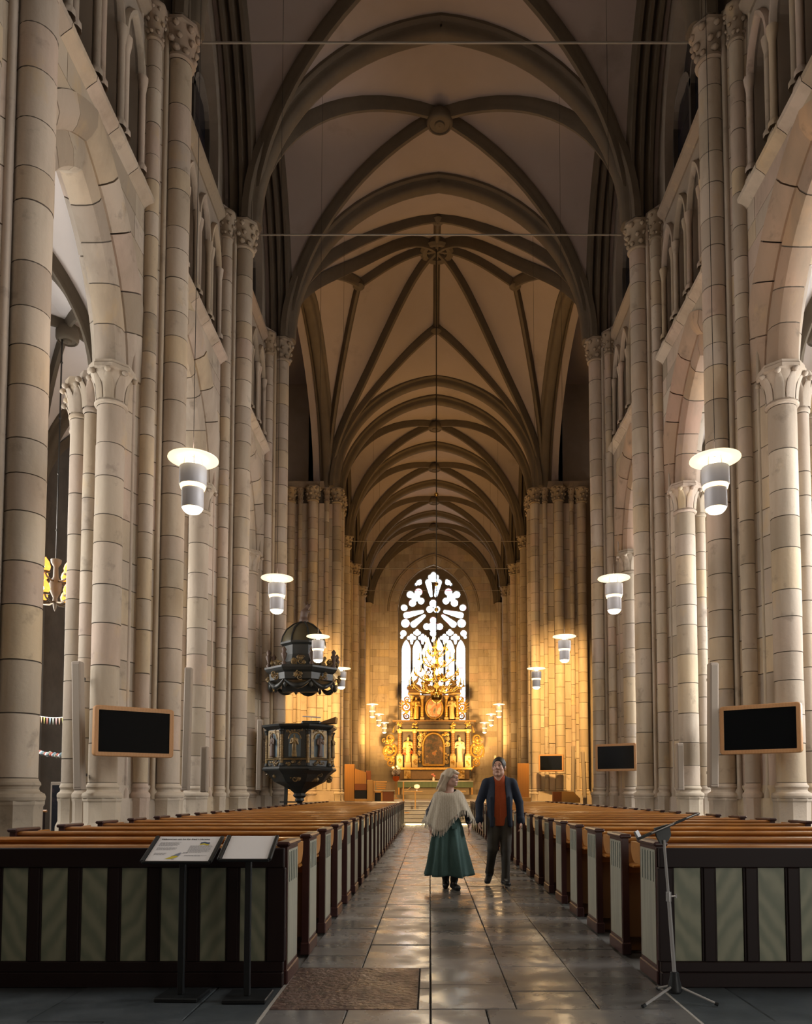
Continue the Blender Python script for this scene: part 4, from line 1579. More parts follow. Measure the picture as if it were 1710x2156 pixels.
def aisle_chandelier(loc, label, top):
    root = empty('tulip_chandelier', loc)
    tag(root, label, 'chandelier')
    top = vault_z(abs(loc[0]) - 8.95, loc[1], 12.15 + 5.4 * round((loc[1] - 12.15) / 5.4), 2.05, 2.7, 9.3, 12.5)
    chain = MB().tube([(0, 0, .62), (0, 0, top - loc[2])], .018, 6)
    z = 1.3
    while z < top - loc[2]:
        chain.lathe([(.005, -.05), (.035, 0), (.005, .05)], 8, (0, 0, z), cap=False)
        z += 1.35
    chain.obj('chain', 'iron', root)
    MB().lathe([(.05, .42), (.11, .52), (.12, .60), (.06, .62)], 12, cap=False).obj('cup', 'wood_ball', root, smooth=40)
    MB().lathe([(.01, -.62), (.04, -.52), (.06, -.40), (.05, -.30), (.09, -.22), (.13, -.12), (.14, 0), (.12, .10), (.06, .18), (.05, .42)], 14, cap=False).obj('stem', 'wood_ball', root, smooth=40)
    arm, glass, core = MB(), MB(), MB()
    arm.tube([(.03, 0, -.06), (.2, 0, -.10), (.42, 0, -.06), (.48, 0, 0)], .022, 6)
    arm.lathe([(.02, 0), (.10, .015), (.11, .03)], 10, (.48, 0, 0), cap=False)
    glass.lathe([(.05, .02), (.10, .08), (.115, .15), (.09, .24), (.04, .31), (.005, .36)], 8, (.48, 0, 0), cap=False)
    core.lathe([(.005, .06), (.035, .10), (.035, .15), (.005, .20)], 8, (.48 + .085, 0, 0), cap=False)
    am, gm, cm = arm.data('arm', 'bronze', 50), glass.data('tulip_shade', 'amber_glass', 50), core.data('bulb', 'amber_core', 50)
    for z in (-.34, .16):
        for k in range(6):
            a = place('arm', am, root, (0, 0, z), (0, 0, 2 * PI * k / 6 + PI / 2))
            place('tulip_shade', gm, a)
            place('bulb', cm, a)
    return root


p = at(117, 1232, 17.5)
aisle_chandelier(p, 'bronze chandelier with amber tulip shades hanging in the pulpit-side aisle', 12.4)
p = at(1492, 1378, 24.6)
aisle_chandelier(p, 'bronze chandelier half hidden between the piers facing the pulpit', 12.4)
p = at(377, 1376, 25.0)
aisle_chandelier(p, 'bronze chandelier glimpsed behind the second pier on the pulpit side', 12.4)

mat('brass', col=(0.62, 0.38, 0.10), rough=0.22, metal=1.0)
mat('candle', col=(0.85, 0.75, 0.55), rough=0.5)
mat('flame', col=(1, .85, .5), rough=0.3, emit=((1.0, 0.72, 0.30), 14.0))


def brass_chandelier():
    root = empty('brass_chandelier', (-.03, 32.0, 5.1))
    tag(root, 'huge brass candle chandelier blazing before the altar window', 'chandelier')
    MB().lathe([(.005, -.12), (.03, -.04), (.02, .0), (.10, .03), (.22, .12), (.26, .26), (.24, .38), (.14, .48), (.07, .52), (.10, .62), (.16, .70), (.09, .80), (.06, .95),
                (.12, 1.05), (.17, 1.15), (.10, 1.26), (.06, 1.4), (.11, 1.55), (.16, 1.65), (.09, 1.78), (.05, 1.95), (.10, 2.08), (.12, 2.2), (.06, 2.35), (.03, 2.6), (.01, 2.75)], 20, cap=False).obj('baluster', 'brass', root, smooth=50)
    ch = MB().tube([(0, 0, 2.7), (0, 0, cz(0, 32) - 5.1 - .2)], .025, 6)
    ch.obj('chain', 'iron', root)
    for z in (4.0, 5.1, 9.0):
        MB().lathe([(.005, -.09), (.07, -.06), (.09, 0), (.07, .06), (.005, .09)], 12, (0, 0, z), cap=False).obj('chain_ball', 'brass', root, smooth=60)
    for (z, n, R, off) in ((.58, 12, 1.15, 0.0), (1.10, 10, .95, .2), (1.70, 8, .72, .1), (2.15, 6, .48, .3)):
        arm = MB().tube([(.06, 0, 0), (R * .35, 0, -.16), (R * .65, 0, -.10), (R * .85, 0, .06), (R, 0, .12)], [.03, .028, .024, .022, .02], 6)
        arm.tube([(R * .5, 0, -.13), (R * .58, 0, .06), (R * .45, 0, .12), (R * .40, 0, .02)], .016, 5)
        arm.lathe([(.02, .10), (.09, .14), (.10, .16), (.03, .16), (.03, .22)], 10, (R, 0, 0), cap=False)
        am = arm.data('arm', 'brass', 50)
        cm = MB().lathe([(.022, .2), (.022, .42)], 8, (R, 0, 0)).data('candle', 'candle', 50)
        fm = MB().lathe([(.005, .42), (.055, .48), (.065, .54), (.04, .63), (.003, .73)], 8, (R, 0, 0), cap=False).data('flame_bulb', 'flame', 60)
        for k in range(n):
            a = place('arm', am, root, (0, 0, z), (0, 0, 2 * PI * k / n + off))
            place('candle', cm, a)
            place('flame_bulb', fm, a)
    return root


brass_chandelier()
for zz, pw in ((5.5, 160), (7.2, 200)):
    pl = bpy.data.lights.new('chandelier_light', 'POINT')
    pl.energy = pw
    pl.color = (1.0, 0.66, 0.28)
    pl.shadow_soft_size = .9
    po = bpy.data.objects.new('chandelier_light', pl)
    COL.objects.link(po)
    po.location = (-.03, 32.0, zz)

# spot lamps hanging under the crossing vault
mat('can_dark', col=(0.10, 0.08, 0.06), rough=.5)
mat('can_glow', col=(.9, .8, .6), rough=.4, emit=((1.0, 0.80, 0.50), 1.2))
for (px, py, Y, lab) in ((776, 540, 30.0, 'north-western'), (1068, 531, 30.0, 'south-western'), (793, 691, 35.0, 'north-eastern'), (1049, 697, 35.0, 'south-eastern')):
    p = at(px, py, Y)
    r = empty('vault_spotlight', p)
    side_ = 'pulpit side' if px < 900 else 'opposite side'
    tag(r, 'small round spotlight under the star vault %s its boss, %s' % ('before' if Y < 32 else 'beyond', side_), 'spotlight', 'spotlights under the star vault')
    MB().lathe([(.02, .42), (.10, .40), (.13, .30), (.13, .04), (.15, 0)], 14, cap=False).obj('can', 'can_dark', r, smooth=40)
    MB().lathe([(.145, .0), (.12, -.05), (.06, -.07), (.005, -.08)], 14, cap=False).obj('lens', 'can_glow', r, smooth=60)
    MB().tube([(0, 0, .4), (0, 0, max(.5, cz(p[0], Y) - p[2]))], .012, 5).obj('wire', 'iron', r)

# ------------------------------------------------------------------ notice stands
mat('paper', col=(0.80, 0.78, 0.78), rough=0.6)
mat('print_grey', col=(0.22, 0.22, 0.24), rough=.8)
mat('print_black', col=(0.03, 0.03, 0.04), rough=.8)
mat('print_blue', col=(0.035, 0.07, 0.16), rough=.7)
mat('print_dove', col=(0.20, 0.23, 0.30), rough=.7)
mat('print_yellow', col=(0.62, 0.50, 0.03), rough=.7)


def text_mesh(parent, s, size, loc, matn, name='lettering', bold=0.0, sx=1.0):
    cu = bpy.data.curves.new('t', 'FONT')
    cu.body = s
    cu.size = size
    cu.offset = bold
    cu.resolution_u = 3
    t = bpy.data.objects.new('t', cu)
    COL.objects.link(t)
    bpy.context.view_layer.update()
    me = bpy.data.meshes.new_from_object(t)
    bpy.data.objects.remove(t)
    me.materials.clear()
    me.materials.append(M[matn])
    return place(name, me, parent, loc, (0, 0, 0), (sx, 1, 1))


def flat(parent, pts, z, matn, name):
    return MB().add([(x, y, z) for (x, y) in pts], [tuple(range(len(pts)))]).obj(name, matn, parent)


def notice_stand(x, y, w, h, zc, label, printed, yaw=0.0, post_dx=0.0):
    root = empty('notice_stand', (x, y, 0), yaw)
    tag(root, label, 'stand')
    MB().bbox(-.14 + post_dx, .14 + post_dx, -.10, .16, 0, .028, .006).obj('base_plate', 'black_metal', root)
    MB().bbox(-.02 + post_dx, .02 + post_dx, -.015, .015, .028, zc - .02, .004).obj('post', 'black_metal', root)
    hd = place('head', MB().bbox(-w / 2, w / 2, -h / 2, h / 2, -.016, -.002, .004).data('head', 'black_metal'), root, (0, 0, zc), (math.radians(29), 0, 0))
    pr = MB().box(-w / 2 + .016, w / 2 - .016, -h / 2 + .006, h / 2, -.002, .002).obj('sheet', 'paper', hd)
    for sx in (-1, 1):
        MB().bbox(sx * w / 2 - .013, sx * w / 2 + .013, -h / 2, h / 2, -.008, .012, .005).obj('side_rail', 'black_metal', hd)
    MB().bbox(-w / 2, w / 2, -h / 2 - .008, -h / 2 + .008, -.012, .008, .004).obj('bottom_rail', 'black_metal', hd)
    if printed:
        z = .0035
        text_mesh(hd, 'V\u00e4lkommen att be f\u00f6r fred i Ukraina', .0225, (-.182, .107, z), 'print_black', bold=.0004, sx=.98)
        rng = random.Random(3)
        ls = MB()
        def para(x0, x1, ytop, n, dy=.0088):
            for k in range(n):
                xe = x1 - (rng.uniform(.0, .02) if k < n - 1 else rng.uniform(.03, .08))
                xx = x0
                while xx < xe:
                    ww = rng.uniform(.008, .02)
                    ls.add([(xx, ytop - k * dy, z), (min(xe, xx + ww), ytop - k * dy, z), (min(xe, xx + ww), ytop - k * dy + .0028, z), (xx, ytop - k * dy + .0028, z)], [(0, 1, 2, 3)])
                    xx += ww + .003
        para(-.175, -.03, .075, 6)
        para(-.175, -.03, .012, 4)
        para(-.172, -.09, -.052, 4)
        para(.035, .185, .035, 10)
        para(.03, .175, -.075, 2)
        ls.obj('text_lines', 'print_grey', hd)
        # flag with a wavy edge and a crowd cut-out, dove of two colours with an olive twig
        wv = lambda x: .004 * math.sin(x * 120)
        n = 10
        for (y0, y1, mt) in ((.062, .08, 'print_blue'), (.046, .062, 'print_yellow')):
            xs_ = [.095 + .06 * k / n for k in range(n + 1)]
            flat(hd, [(q, y0 + wv(q)) for q in xs_] + [(q, y1 + wv(q)) for q in xs_[::-1]], z, mt, 'flag_print')
        flat(hd, [(-.085, -.118), (-.07, -.108), (-.045, -.085), (-.012, -.072), (-.006, -.09), (-.018, -.106), (-.04, -.116), (-.062, -.116)], z, 'print_yellow', 'dove_print')
        flat(hd, [(-.052, -.088), (-.03, -.066), (-.012, -.050), (-.004, -.045), (.006, -.049), (.002, -.056), (-.002, -.075), (-.008, -.088), (-.02, -.08)], z + .0003, 'print_dove', 'dove_print')
        flat(hd, [(.007, -.051), (.025, -.047), (.038, -.043), (.038, -.045), (.025, -.050), (.008, -.053)], z, 'print_black', 'twig_print')
        for k in range(3):
            q = .014 + .010 * k
            flat(hd, [(q, -.049), (q + .006, -.044), (q + .010, -.047), (q + .005, -.051)], z + .0002, 'print_black', 'twig_print')
        for q in (-.035, -.027):
            flat(hd, [(q, -.116), (q + .002, -.116), (q + .002, -.128), (q, -.128)], z, 'print_black', 'dove_print')
    return root


p = at(386, 1788, 4.98)
notice_stand(p[0], 4.98, .437, .30, p[2], 'black notice stand holding the printed welcome sheet with flag and dove', True, math.radians(-2))
p = at(524, 1785, 4.95)
notice_stand(p[0], 4.95, .318, .28, p[2], 'black notice stand holding a blank white sheet', False, math.radians(0))

# ------------------------------------------------------------------ music stand
mat('chrome', col=(0.50, 0.50, 0.50), rough=0.28, metal=0.6)
mat('plastic_grey', col=(0.055, 0.062, 0.064), rough=0.5)
mat('desk_grey', col=(0.12, 0.122, 0.125), rough=0.45)


def music_stand():
    bx_, by_ = at(1414, 2085, 5.0)[0], 4.93
    root = empty('music_stand', (bx_, by_, 0))
    tag(root, 'chrome and black folding music stand with empty tilted desk', 'music stand')
    MB().lathe([(.018, .185), (.026, .18), (.032, .14), (.046, .085), (.048, .065), (.036, .05)], 14, cap=True).obj('leg_hub', 'black_metal', root, smooth=40)
    feet = [at(1353, 2114, 4.76), at(1513, 2110, 4.80), at(1384, 2078, 5.2)]
    for f in feet:
        v = Vector((f[0] - bx_, f[1] - by_, 0))
        e = v * 1.0
        leg = MB().tube([(v.x * .08, v.y * .08, .095), (v.x * .95, v.y * .95, .016)], .008, 8).obj('leg', 'chrome', root)
        MB().tube([(v.x * .92, v.y * .92, .018), (v.x * 1.0, v.y * 1.0, .012)], .012, 8).obj('rubber_tip', 'black_metal', leg)
    top = Vector(at(1396, 1768, 4.95)) - Vector((bx_, by_, 0))
    mid = Vector((top.x * .55, 0, .66))
    MB().tube([(0, 0, .16), mid], .0125, 10).obj('lower_tube', 'chrome', root)
    MB().tube([mid, (top.x, 0, top.z)], .009, 10).obj('upper_tube', 'chrome', root)
    c = MB().lathe([(.018, -.03), (.018, .03)], 10, mid)
    c.tube([mid + Vector((.0, 0, 0)), mid + Vector((.045, -.005, .004))], .006, 6)
    c.tube([mid + Vector((.045, -.005, -.008)), mid + Vector((.045, -.005, .018))], .006, 6)
    c.obj('height_clamp', 'chrome', root, smooth=40)
    # tilt head
    pts = [(-.055, .075), (.03, .10), (.045, .075), (.05, .03), (.03, -.01), (.0, -.03), (-.02, -.025), (-.042, .02)]
    n = len(pts)
    off = top + Vector((-.0, 0, .0))
    m = MB()
    m.add([(off.x + x, off.y - .014, off.z + z) for (x, z) in pts] + [(off.x + x, off.y + .014, off.z + z) for (x, z) in pts],
          [tuple(range(n)), tuple(range(n, 2 * n))[::-1]] + [(i, (i + 1) % n, n + (i + 1) % n, n + i) for i in range(n)])
    m.obj('tilt_head', 'plastic_grey', root)
    # desk seen almost edge on: long side towards the altar and the pulpit
    a, b = Vector(at(1343, 1768, 4.92)), Vector(at(1472, 1713, 4.92))
    a -= Vector((bx_, by_, 0))
    b -= Vector((bx_, by_, 0))
    ux = (b - a).normalized()
    uy = Vector((.33, 1, -.02)).normalized()
    uz = ux.cross(uy).normalized()
    L_ = (b - a).length
    def pt(u, v, w):
        return a + ux * u + uy * v + uz * w
    d = MB()
    d.hexa([pt(0, -.005, 0), pt(L_ * .62, -.005, 0), pt(L_ * .62, .34, 0), pt(0, .34, 0), pt(0, -.005, .008), pt(L_ * .62, -.005, .008), pt(L_ * .62, .34, .008), pt(0, .34, .008)])
    d.obj('desk', 'desk_grey', root)
    for (v0, v1) in ((-.012, .004), (.33, .346)):
        MB().hexa([pt(0, v0, -.006), pt(L_, v0, -.004), pt(L_, v1, -.004), pt(0, v1, -.006), pt(0, v0, .012), pt(L_ * .98, v0, .006), pt(L_ * .98, v1, .006), pt(0, v1, .012)]).obj('desk_rail', 'black_metal', root)
    d = MB()
    d.hexa([pt(-.004, -.01, 0), pt(.012, -.01, 0), pt(.012, .34, 0), pt(-.004, .34, 0), pt(-.004, -.01, .055), pt(.008, -.01, .055), pt(.008, .34, .055), pt(-.004, .34, .055)])
    d.obj('ledge', 'desk_grey', root)
    MB().tube([pt(.1, -.014, .004), pt(L_ * .6, -.014, .004)], .004, 6).obj('trim', 'chrome', root)
    MB().tube([pt(L_ * .8, -.012, .004), pt(L_, -.01, .002)], .004, 6).obj('trim', 'chrome', root)
    return root


music_stand()

# ------------------------------------------------------------------ things glimpsed in the pulpit-side aisle
cols = [(.55, .16, .12), (.45, .42, .10), (.60, .34, .22), (.55, .30, .30), (.32, .34, .28), (.22, .32, .38)]
for i, c in enumerate(cols):
    mat('pennant_%d' % i, col=c, rough=.8)
def hung_line(name, z0, z1, sag):
    pa, pb = Vector((-7.22, 15.42, z0)), Vector((-11.0, 20.1, z1))
    o = empty(name, pa)
    fn = lambda t: (pa.lerp(pb, t) - Vector((0, 0, sag * math.sin(PI * t)))) - pa
    MB().tube([fn(k / 20) for k in range(21)], .008, 5).obj('string', 'paper', o)
    return o, fn, (pb - pa)


bt, fn, dv = hung_line('bunting', 3.0, 3.45, .15)
tag(bt, 'string of small coloured pennants sagging across the dark aisle', 'bunting')
ud = Vector((dv.x, dv.y, 0)).normalized()
for k in range(20):
    q = fn((k + .5) / 20)
    e = [ud * -.085, ud * .085, Vector((0, 0, -.17))]
    t_ = Vector((-ud.y, ud.x, 0)) * .006
    MB().add([q + v for v in e] + [q + v + t_ for v in e], [(0, 1, 2), (5, 4, 3), (0, 3, 4, 1), (1, 4, 5, 2), (2, 5, 3, 0)]).obj('pennant', 'pennant_%d' % (k % 6), bt)
g, fn, dv = hung_line('paper_garland', 2.15, 2.5, .12)
tag(g, 'garland of crumpled paper flowers strung below the pennants', 'garland')
for k in range(40):
    q = fn((k + .5) / 40) + Vector((0, 0, random.uniform(-.03, .02)))
    r = random.uniform(.04, .065)
    MB().lathe([(.005, -r), (r, -r * .3), (r * .8, r * .5), (.005, r)], 6, q, cap=False, ang=random.random()).obj('paper_flower', ('paper', 'pennant_0', 'pennant_4', 'pennant_5')[k % 4], g)
fr = empty('framed_board', at(122, 1705, 16.0))
tag(fr, 'pale framed board leaning in the aisle behind the pier base', 'board')
fr.location.z = 0.0
MB().bbox(-.16, .16, -.02, .02, .0, 1.55, .01).obj('frame', 'speaker_beige', fr)
MB().box(-.12, .12, -.026, -.02, .08, 1.48).obj('panel', 'dark_glass', fr)
rl = empty('barrier_rail', (-7.0, 14.2, 0))
tag(rl, 'low wooden barrier rail running into the pulpit-side aisle', 'rail')
MB().tube([(-.45, 0, .98), (-2.2, -.1, .98)], .025, 8).obj('rail', 'pew_wood', rl)
for q in (-.5, -2.0):
    MB().tube([(q, 0, 0), (q, 0, .98)], .022, 8).obj('post', 'pew_dark', rl)

# ------------------------------------------------------------------ field modelling of rounded bodies
def smin(a, b, k):
    h = np.clip(.5 + .5 * (b - a) / k, 0, 1)
    return b + (a - b) * h - k * h * (1 - h)


class Field:
    """union of tapered capsules and ellipsoids on a grid, meshed with surface nets"""
    def __init__(self, lo, hi, h):
        self.h = h
        self.lo = np.array(lo, float)
        n = [int(math.ceil((hi[i] - lo[i]) / h)) + 1 for i in range(3)]
        self.ax = [self.lo[i] + h * np.arange(n[i]) for i in range(3)]
        self.F = np.full(n, 1.0)

    def _box(self, lo, hi, pad):
        sl = []
        for i in range(3):
            a = int(np.clip(math.floor((lo[i] - pad - self.lo[i]) / self.h), 0, self.F.shape[i] - 1))
            b = int(np.clip(math.ceil((hi[i] + pad - self.lo[i]) / self.h) + 1, 1, self.F.shape[i]))
            sl.append(slice(a, b))
        g = np.meshgrid(self.ax[0][sl[0]], self.ax[1][sl[1]], self.ax[2][sl[2]], indexing='ij')
        return tuple(sl), g

    def put(self, lo, hi, fn, k, op='u'):
        sl, g = self._box(lo, hi, k + 3 * self.h)
        if 0 in g[0].shape:
            return self
        d = fn(*g)
        if op == 'u':
            self.F[sl] = smin(self.F[sl], d, k) if k > 0 else np.minimum(self.F[sl], d)
        else:
            self.F[sl] = -smin(-self.F[sl], d, k) if k > 0 else np.maximum(self.F[sl], -d)
        return self

    def cap(self, a, b, r1, r2=None, k=.02, op='u', flat=None):
        """flat: (axis vector, factor) squashes the section"""
        r2 = r1 if r2 is None else r2
        a, b = np.array(a, float), np.array(b, float)
        R = max(r1, r2)
        d = b - a
        L2 = float(d @ d) or 1e-9
        def fn(x, y, z):
            t = np.clip(((x - a[0]) * d[0] + (y - a[1]) * d[1] + (z - a[2]) * d[2]) / L2, 0, 1)
            vx, vy, vz = x - a[0] - t * d[0], y - a[1] - t * d[1], z - a[2] - t * d[2]
            if flat is not None:
                n = np.array(flat[0], float)
                n = n / np.linalg.norm(n)
                q = vx * n[0] + vy * n[1] + vz * n[2]
                e = q * (1 / flat[1] - 1)
                vx, vy, vz = vx + e * n[0], vy + e * n[1], vz + e * n[2]
            return np.sqrt(vx * vx + vy * vy + vz * vz) - (r1 + (r2 - r1) * t)
        return self.put(np.minimum(a, b) - R, np.maximum(a, b) + R, fn, k, op)

    def ell(self, c, r, k=.02, op='u', rot=None):
        c, r = np.array(c, float), np.array(r, float)
        Rm = np.array(rot.to_3x3().inverted()) if rot is not None else None
        def fn(x, y, z):
            p = [x - c[0], y - c[1], z - c[2]]
            if Rm is not None:
                p = [Rm[i][0] * p[0] + Rm[i][1] * p[1] + Rm[i][2] * p[2] for i in range(3)]
            q0 = np.sqrt((p[0] / r[0]) ** 2 + (p[1] / r[1]) ** 2 + (p[2] / r[2]) ** 2)
            q1 = np.sqrt((p[0] / r[0] ** 2) ** 2 + (p[1] / r[1] ** 2) ** 2 + (p[2] / r[2] ** 2) ** 2) + 1e-6
            return q0 * (q0 - 1) / q1
        m = r.max() if rot is not None else r
        return self.put(c - m, c + m, fn, k, op)

    def half(self, p, n, lo, hi, k=.004):
        """cut away everything on the side the normal points to"""
        p, n = np.array(p, float), np.array(n, float)
        n = n / np.linalg.norm(n)
        fn = lambda x, y, z: -((x - p[0]) * n[0] + (y - p[1]) * n[1] + (z - p[2]) * n[2])
        return self.put(lo, hi, fn, k, 'd')

    def obj(self, name, matn, parent=None, loc=(0, 0, 0)):
        V, Q = surface_nets(self.F, self.lo, self.h)
        return np_obj(name, V, Q, matn, parent, True, loc)

    def data(self, name, matn):
        V, Q = surface_nets(self.F, self.lo, self.h)
        me = bpy.data.meshes.new(name)
        me.from_pydata(V.tolist(), [], Q.tolist())
        me.materials.append(M[matn])
        me.polygons.foreach_set('use_smooth', [True] * len(me.polygons))
        me.update()
        return me


# ------------------------------------------------------------------ chancel steps
mat('step_stone', col=(0.42, 0.37, 0.30), rough=0.55, noise=[(2, .4, (0.30, 0.25, 0.20))])
mat('led', col=(1, .9, .6), emit=((1.0, 0.76, 0.36), 7.0))
steps = empty('chancel_steps', (0, 31, 0))
tag(steps, 'broad pale stone chancel steps with a lit strip at the foot', 'steps')
NS, RISE, TREAD = 6, .152, .36
for k in range(NS):
    y0 = k * TREAD
    MB().bbox(-5.0, 5.0, y0 - .025, y0 + TREAD + .06, k * RISE + .126, (k + 1) * RISE, .006).obj('tread', 'step_stone', steps)
    MB().box(-5.0, 5.0, y0 + .0, y0 + TREAD + .06, k * RISE, k * RISE + .112).obj('riser', 'step_stone', steps)
    MB().box(-5.0, 5.0, y0 + .035, y0 + TREAD, k * RISE + .112, k * RISE + .126).obj('shadow_gap', 'pew_dark', steps)  # dark strip painted as the shadow line under the tread
MB().box(-1.3, 1.24, -.012, .03, .012, .055).obj('light_strip', 'led', steps)
ZC = NS * RISE
MB().box(-5.9, 5.9, 33.16, 62.5, 0.02, ZC - .02).obj('chancel_floor', 'step_stone', floor)
MB().box(-5.9, 5.9, 52.5, 62.5, ZC - .03, 1.15).obj('chancel_floor', 'step_stone', floor)

mat('oak', col=(0.50, 0.23, 0.055), rough=0.4, wave=(4, 5, .3, (0.36, 0.15, 0.03), (1, 1, .2)))
mat('oak_light', col=(0.58, 0.31, 0.09), rough=0.45)
mat('oak_red', col=(0.26, 0.085, 0.025), rough=0.45)
mat('black', col=(0.008, 0.008, 0.008), rough=.6)


def pxbox(parent, name, matn, x0, x1, y0, y1, Y, depth, b=.01):
    """box whose front face stands at depth Y, sized from the photograph"""
    a, c = at(x0, y1, Y), at(x1, y0, Y)
    L = parent.location
    return MB().bbox(a[0] - L.x, c[0] - L.x, Y - L.y, Y + depth - L.y, a[2] - L.z, c[2] - L.z, b).obj(name, matn, parent)


# rail on the steps
r = empty('communion_rail', (0, 32.3, 3 * RISE + .152))
tag(r, 'slender wooden rail standing across the chancel steps', 'rail')
for (xa, xb) in ((-1.42, -.62), (.3, 1.22)):
    MB().bbox(xa, xb, -.05, .05, .74, .78, .01).obj('handrail', 'oak_light', r)
for q in (-.93, .72):
    MB().bbox(q - .025, q + .025, -.025, .025, -.0, .74, .006).obj('post', 'oak_light', r)
h_ = empty('step_handrail', (-1.42, 31.9, 2 * RISE + .14))
tag(h_, 'upright wooden handrail with a hanging cord at the pulpit side of the steps', 'handrail')
MB().bbox(-.03, .03, -.03, .03, 0, 1.32, .008).bbox(-.03, .26, -.03, .03, 0, .05, .008).obj('post', 'oak', h_)
MB().tube([(.03, 0, 1.0), (.12, 0, .98), (.22, 0, 1.02), (.32, 0, 1.12)], .012, 6).obj('cord', 'oak_light', h_)

# organ console and stalls, pulpit side
Y = 36.0
r = empty('organ_console', at(748, 1687, Y))
tag(r, 'orange wooden organ console with tall side panel and dark key opening', 'console')
r.location.z = ZC
pxbox(r, 'side_panel', 'oak', 725, 746, 1609, 1687, Y - .1, .6)
a, b, c, d = at(747, 1618, Y), at(771, 1626, Y), at(771, 1650, Y), at(747, 1650, Y)
m = MB()
m.hexa([Vector((d[0], Y, d[2])) - r.location, Vector((c[0], Y, c[2])) - r.location, Vector((c[0], Y + .4, c[2])) - r.location, Vector((d[0], Y + .4, d[2])) - r.location,
        Vector((a[0], Y, a[2])) - r.location, Vector((b[0], Y, b[2])) - r.location, Vector((b[0], Y + .4, b[2])) - r.location, Vector((a[0], Y + .4, a[2])) - r.location])
m.obj('upper_case', 'oak', r)
pxbox(r, 'fall_board', 'oak_red', 747, 772, 1650, 1664, Y, .35)
pxbox(r, 'key_opening', 'black', 747, 772, 1664, 1682, Y + .02, .3)  # solid black board; the shade inside is put into its colour
pxbox(r, 'bottom_rail', 'oak_light', 746, 784, 1682, 1688, Y, .4)
pxbox(r, 'end_board', 'oak_light', 773, 784, 1642, 1687, Y - .05, .5)
pxbox(r, 'back_panel', 'oak_red', 770, 781, 1623, 1642, Y + .3, .1)
r = empty('choir_stall', at(800, 1687, 37.0))
tag(r, 'light wooden choir stall with slatted back beside the organ console', 'stall')
r.location.z = ZC
Y = 37.0
pxbox(r, 'front_post', 'oak_light', 786, 789, 1644, 1687, Y, .08)
pxbox(r, 'front_post', 'oak_light', 802, 806, 1666, 1687, Y, .08)
pxbox(r, 'front_rail', 'oak_light', 786, 806, 1665, 1669, Y, .08)
pxbox(r, 'opening', 'black', 789, 802, 1669, 1687, Y + .06, .05)  # black board painted as the shade behind the front frame
for k in range(4):
    pxbox(r, 'slat', 'oak_light', 790 + k, 815 - k, 1645 + k * 4.6, 1648 + k * 4.6, Y + .3 + .02 * k, .04)
pxbox(r, 'seat', 'step_stone', 788, 831, 1664, 1666, Y + .05, .5)
pxbox(r, 'side_board', 'oak_red', 806, 829, 1667, 1687, Y + .1, .4)
r = empty('oak_cupboard', at(1102, 1686, 35.5))
tag(r, 'tall plain oak cupboard standing behind the man on the chancel', 'cupboard')
r.location.z = ZC
pxbox(r, 'board', 'oak', 1091, 1114, 1607, 1684, 35.5, .35)
pxbox(r, 'foot', 'oak_light', 1098, 1118, 1679, 1690, 35.3, .5)
r = empty('oak_bench', at(1190, 1690, 35.0))
tag(r, 'low oak bench with a sloping end below the smallest screen', 'bench')
r.location.z = ZC
pxbox(r, 'end_board', 'oak_red', 1165, 1183, 1667, 1690, 35.0, .3)
a, b, c, d, e = at(1183, 1690, 35), at(1222, 1690, 35), at(1222, 1681, 35), at(1208, 1667, 35), at(1183, 1666, 35)
pl = [(q[0] - r.location.x, q[2] - r.location.z) for q in (a, b, c, d, e)]
m = MB()
m.add([(x, 0, z) for (x, z) in pl] + [(x, .3, z) for (x, z) in pl], [tuple(range(5)), tuple(range(5, 10))[::-1]] + [(i, (i + 1) % 5, 5 + (i + 1) % 5, 5 + i) for i in range(5)])
m.obj('seat_front', 'oak_light', r)
r = empty('paschal_candle', at(1043, 1690, 40.0))
r.location.z = ZC
tag(r, 'tall white paschal candle on a slim stand beyond the man', 'candle')
z1, z0 = at(1043, 1592, 40)[2] - ZC, at(1043, 1625, 40)[2] - ZC
MB().lathe([(.16, 0), (.16, .03), (.03, .06), (.025, z0)], 12).obj('stand', 'black_metal', r)
MB().lathe([(.06, z0), (.06, z1), (.01, z1 + .04)], 14).obj('candle', 'candle', r)

# ------------------------------------------------------------------ altar
mat('gold', col=(0.48, 0.29, 0.075), rough=0.38, metal=.55, noise=[(9, .6, (0.20, 0.11, 0.03))])
mat('gold_pale', col=(0.44, 0.31, 0.14), rough=0.5, metal=.2, noise=[(8, .5, (0.36, 0.22, 0.07))])
mat('altar_dark', col=(0.030, 0.020, 0.014), rough=0.4, noise=[(5, .5, (0.07, 0.045, 0.02))])
mat('altar_brown', col=(0.16, 0.085, 0.03), rough=0.45, noise=[(6, .5, (0.06, 0.03, 0.012))])
mat('robe_red', col=(0.36, 0.07, 0.025), rough=.5)
mat('robe_white', col=(0.42, 0.35, 0.25), rough=.6)
mat('altar_cloth', col=(0.10, 0.16, 0.11), rough=.7, wave=(3.0, 0, .8, (0.18, 0.24, 0.16), (1, 0, 0)))
mat('flower_pink', col=(0.75, 0.28, 0.24), rough=.6)
mat('flower_white', col=(0.70, 0.64, 0.62), rough=.6)
mat('flower_orange', col=(0.80, 0.16, 0.02), rough=.5)


